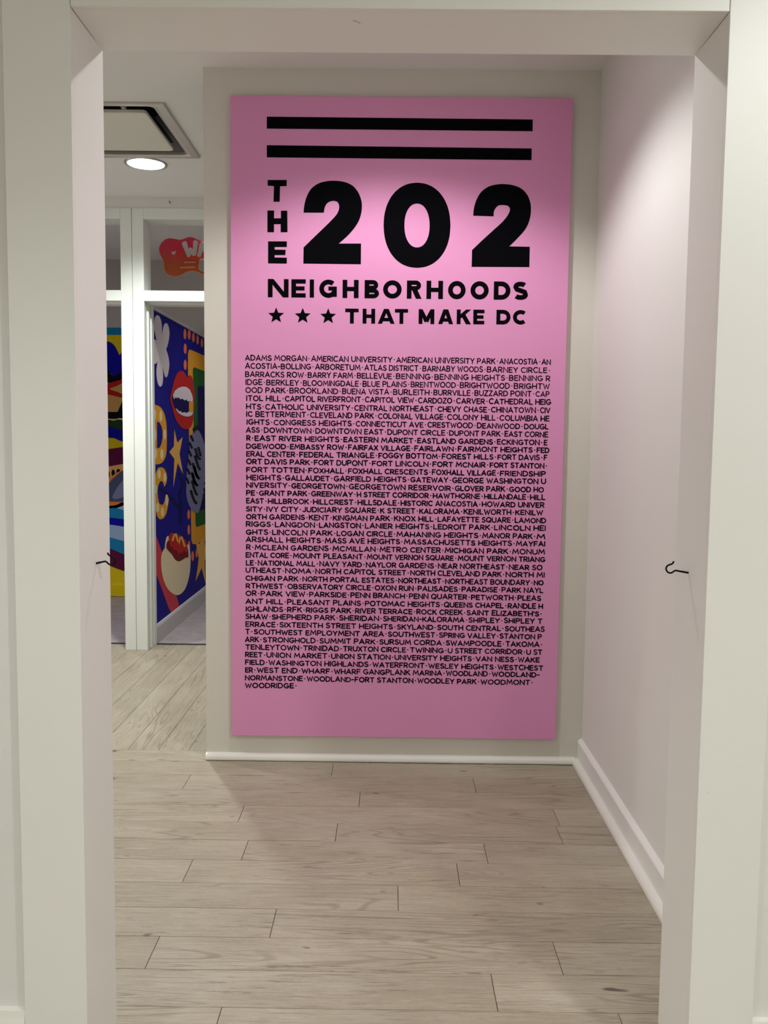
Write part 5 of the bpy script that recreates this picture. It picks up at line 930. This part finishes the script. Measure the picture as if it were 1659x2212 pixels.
for li, (s, u0, z0, u1, z1, dots) in enumerate(TEXT_LINES):
    H0 = 0.0262 if li < 8 else 0.0256
    hw = 0.0022 if li < 5 else (0.0024 if li < 10 else 0.0026)
    H = H0 - 2*hw
    gap, sp, md = 0.27, 0.40, 0.0088
    slope = (z1-z0)/(u1-u0)
    v, f = [], []
    def put(st, x0, kx):
        jy = random.uniform(-.0007, .0007)
        for i, (a, b) in enumerate(st):
            k0 = len(v); yi = YI-0.00012*i
            for p in a:
                u = x0 + p.x
                v.append((u, yi, z0 + (u-u0)*slope + p.y - H/2 + jy))
            f.extend(tuple(k0+i for i in q) for q in b)
    def put_dot(u):
        r = hw*1.15
        put([([Vector((r*math.cos(2*math.pi*k/8), H*.5+r*math.sin(2*math.pi*k/8))) for k in range(8)], [tuple(range(8))])], u, 1)
    names = s.split('·')
    if names[-1] == '': names.pop(); last_dot = True
    else: last_dot = False
    edges = [u0-md] + list(dots) + [u1+md if not last_dot else u1-hw]
    if last_dot: put_dot(u1-hw)
    for u in dots: put_dot(u)
    for k, nm in enumerate(names):
        a0, a1 = edges[k]+md, edges[k+1]-md
        x = 0.0; pos = []
        for ch in nm:
            if ch == ' ': x += sp; continue
            pos.append((ch, x)); x += GL[ch][0]+gap
        tot = max(x-gap, 0.3)
        kx = (a1-a0-2*hw)/tot
        if kx > 0.040: kx = min(kx, 0.030)
        for ch, x in pos:
            js, jr = random.uniform(.95, 1.05), random.uniform(-.03, .03)
            st = [ribbon([(a*kx+jr*(b-.5)*H, b*H*js) for a, b in p], hw*random.uniform(.93, 1.07), 'round') for p in GL[ch][1]]
            put(st, a0+hw+x*kx, kx)
    mesh_obj('text_line', v, f, M_BLACK, poster)

# hooks screwed into the door jambs
for pts, yy, xr, lab in ((HOOK_LEFT, 2.001, XL, 'black screw hook in the left door jamb, opening toward the left'),
                         (HOOK_RIGHT, 2.009, XR, 'black screw hook in the right door jamb, opening toward the right')):
    p3 = [(a, yy, b) for a, b in pts]
    s = 1 if xr < 0 else -1
    p3[0] = (xr - s*0.001, yy, p3[0][2])
    shank = [p3[0], p3[1], p3[2]]
    hk = empty('screw_hook', (xr, yy, p3[0][2]))
    tag(hk, lab, 'hook', 'screw hooks in the door jambs')
    tube('hook_bend', smooth_path(p3[2:], 5), 0.0020, M_HOOK, hk)
    tube('shank', shank, 0.0021, M_HOOK, hk)
    # thread ridges on the shank
    for k in range(5):
        q = Vector(p3[0]).lerp(Vector(p3[2]), 0.08+0.11*k); d = (Vector(p3[2])-Vector(p3[0])).normalized()
        tube('thread', [q-d*0.0005, q+d*0.0005], 0.0026, M_HOOK, hk, sides=12)

# ceiling air vent
vent = empty('air_vent', ((VX0+VX1)/2, (VY0+VY1)/2, ZC))
tag(vent, 'square metal framed ceiling air vent with flat plate', 'air vent')
def rrect(x0, x1, y0, y1, r, n=5):
    o = []
    for cx, cy, a in ((x1-r,y1-r,0),(x0+r,y1-r,90),(x0+r,y0+r,180),(x1-r,y0+r,270)):
        for k in range(n): o.append((cx+r*math.cos(math.radians(a+90*k/(n-1))), cy+r*math.sin(math.radians(a+90*k/(n-1)))))
    return o
def loft(name, loops, mat, parent, cap=False, smooth=False):
    v, f = [], []; n = len(loops[0][0])
    for l, z in loops: v += [(a, b, z) for a, b in l]
    for i in range(len(loops)-1):
        for k in range(n): f.append((i*n+k, i*n+(k+1) % n, (i+1)*n+(k+1) % n, (i+1)*n+k))
    if cap: f += [tuple(range(n)), tuple(range((len(loops)-1)*n, len(loops)*n))[::-1]]
    return mesh_obj(name, v, f, mat, parent, smooth=smooth)
o0 = rrect(-1.947, -1.121, 4.426, 5.252, 0.002); o1 = rrect(-1.944, -1.124, 4.429, 5.249, 0.002)
i0 = rrect(VX0+0.004, VX1-0.004, VY0+0.004, VY1-0.004, 0.03); i1 = rrect(VX0+0.012, VX1-0.012, VY0+0.010, VY1-0.010, 0.03)
g0 = rrect(VX0-0.010, VX1+0.010, VY0-0.010, VY1+0.010, 0.02)
loft('vent_frame', [(o0, ZC-0.0002), (o0, ZC-0.010), (o1, ZC-0.013), (g0, ZC-0.013), (i0, ZC-0.006), (i1, ZC-0.008), (i1, ZC+0.012)], M_STEEL, vent)
th0 = rrect(VX0+0.006, VX1-0.006, VY0+0.006, VY1-0.006, 0.03); th1 = rrect(VX0+0.13, VX1-0.13, VY0+0.13, VY1-0.13, 0.06)
loft('vent_throat', [(th0, ZC+0.004), (rrect(VX0+0.05, VX1-0.05, VY0+0.05, VY1-0.05, 0.04), ZC+0.045), (th1, ZC+0.16)], M_DUCT, vent)
box('duct_shade_sheet', VX0, VX1, VY0, VY1, ZC+0.16, ZC+0.165, M_DARK, vent)  # near-black sheet, standing in for the shade inside the vent
pz = ZC-0.004
q0 = rrect(-1.823, -1.2455, 4.560, 5.142, 0.022); q1 = rrect(-1.818, -1.2505, 4.565, 5.137, 0.02)
loft('face_plate', [(q1, pz-0.003), (q0, pz), (q0, pz+0.014), (q1, pz+0.018)], M_PLATE, vent, cap=True)
box('hanger', -1.365, -1.345, 4.535, 4.57, ZC+0.012, ZC+0.10, M_STEEL, vent)
box('hanger', -1.725, -1.705, 4.535, 4.57, ZC+0.012, ZC+0.10, M_STEEL, vent)

# downlights: trim ring, glowing lens, and the lamp's own spot
def downlight(key, label, lens_r=0.108):
    x, y, z, watts, cone, blend, rad, col = LAMPS[key]
    L = empty('downlight', (x, y, ZC))
    tag(L, label, 'ceiling light', 'recessed ceiling downlights')
    n = 40
    def circ(r): return [(x+r*math.cos(2*math.pi*k/n), y+r*math.sin(2*math.pi*k/n)) for k in range(n)]
    loft('trim_ring', [(circ(lens_r+0.019), ZC-0.0002), (circ(lens_r+0.018), ZC-0.005), (circ(lens_r+0.006), ZC-0.008), (circ(lens_r), ZC-0.005), (circ(lens_r), ZC-0.001)], M_CHROME, L, smooth=True)
    loft('lens', [(circ(lens_r), ZC-0.0045), (circ(lens_r*.5), ZC-0.0055)], M_LENS, L, cap=True)
    ld = bpy.data.lights.new('downlight_lamp', 'SPOT')
    ld.energy = watts; ld.spot_size = math.radians(cone); ld.spot_blend = blend; ld.shadow_soft_size = rad; ld.color = col
    lo = bpy.data.objects.new('downlight_lamp', ld)
    lo.location = (0, 0, z-0.02-ZC); lo.parent = L
    C.objects.link(lo)
downlight('corridor', 'glowing round recessed ceiling light beyond the air vent')
downlight('alcove', 'recessed downlight in the alcove ceiling above the pink panel')
downlight('hall', 'added fill lamp over the hall, left of the doorway')
downlight('room_a', 'recessed downlight of the near room, right of the doorway')
downlight('room_b', 'recessed downlight of the near room, left of the doorway')
downlight('hall_fill', 'added fill lamp over the hall, left of the air vent')
downlight('mural_a', 'recessed downlight of the mural room, right of the blue wall')
downlight('mural_b', 'recessed downlight of the mural room, left of the blue wall')
downlight('room_fill_r', 'added fill lamp behind the viewer, on the right side')
downlight('room_fill_l', 'added fill lamp behind the viewer, on the left side')

# hanging acrylic sign in the transom
YS = 6.42
cu = bpy.data.curves.new('sign_outline', 'CURVE'); cu.dimensions = '2D'; cu.fill_mode = 'BOTH'; cu.extrude = 0.002
loops = [catmull(SIGN_OUTLINE, 4)] + [catmull(h, 3) if len(h) > 8 else [Vector(p) for p in h] for h in SIGN_HOLES]
for l in loops:
    sp = cu.splines.new('POLY'); sp.points.add(len(l)-1); sp.use_cyclic_u = True
    for p, q in zip(sp.points, l): p.co = (q[0], q[1], 0, 1)
tmp = bpy.data.objects.new('sign_tmp', cu); C.objects.link(tmp)
bpy.context.view_layer.update()
me = bpy.data.meshes.new_from_object(tmp.evaluated_get(bpy.context.evaluated_depsgraph_get()))
vs = [(v.co.x, YS+v.co.z, v.co.y) for v in me.vertices]; fs = [tuple(p.vertices) for p in me.polygons]
bpy.data.objects.remove(tmp); bpy.data.meshes.remove(me)
sx = sum(p[0] for p in SIGN_OUTLINE)/len(SIGN_OUTLINE); sz = min(p[1] for p in SIGN_OUTLINE)
sign = mesh_obj('hanging_sign', vs, fs, M_ACRYL, origin=(sx, YS, sz))
tag(sign, 'translucent pink to orange acrylic sign with cut-out letters behind transom', 'sign')
for l in loops:
    p = [(q[0], YS-0.0025, q[1]) for q in l]; p.append(p[0]); p.append(p[1])
    tube('edge_glow', p, 0.0016, M_ACEDGE, sign, sides=6)
hx, hz = SIGN_HANG[0]
tube('hanging_line', [(hx, YS, hz), (hx, YS, hz+0.05), (hx, YS, ZC)], 0.0007, M_LINE, sign, sides=6)
tube('hanging_line', [(hx+0.33, YS, hz), (hx+0.33, YS, ZC)], 0.0007, M_LINE, sign, sides=6)

# tiny black cup hook left in the wall band above the partition
bh = tube('cup_hook', smooth_path([(-1.517, YD+0.012, 3.106), (-1.517, YD-0.004, 3.106), (-1.517, YD-0.010, 3.100), (-1.513, YD-0.012, 3.092), (-1.507, YD-0.006, 3.091)], 4), 0.0017, M_HOOK, origin=(-1.517, YD+0.012, 3.1))
tag(bh, 'tiny black hook in the wall band above the partition', 'hook')
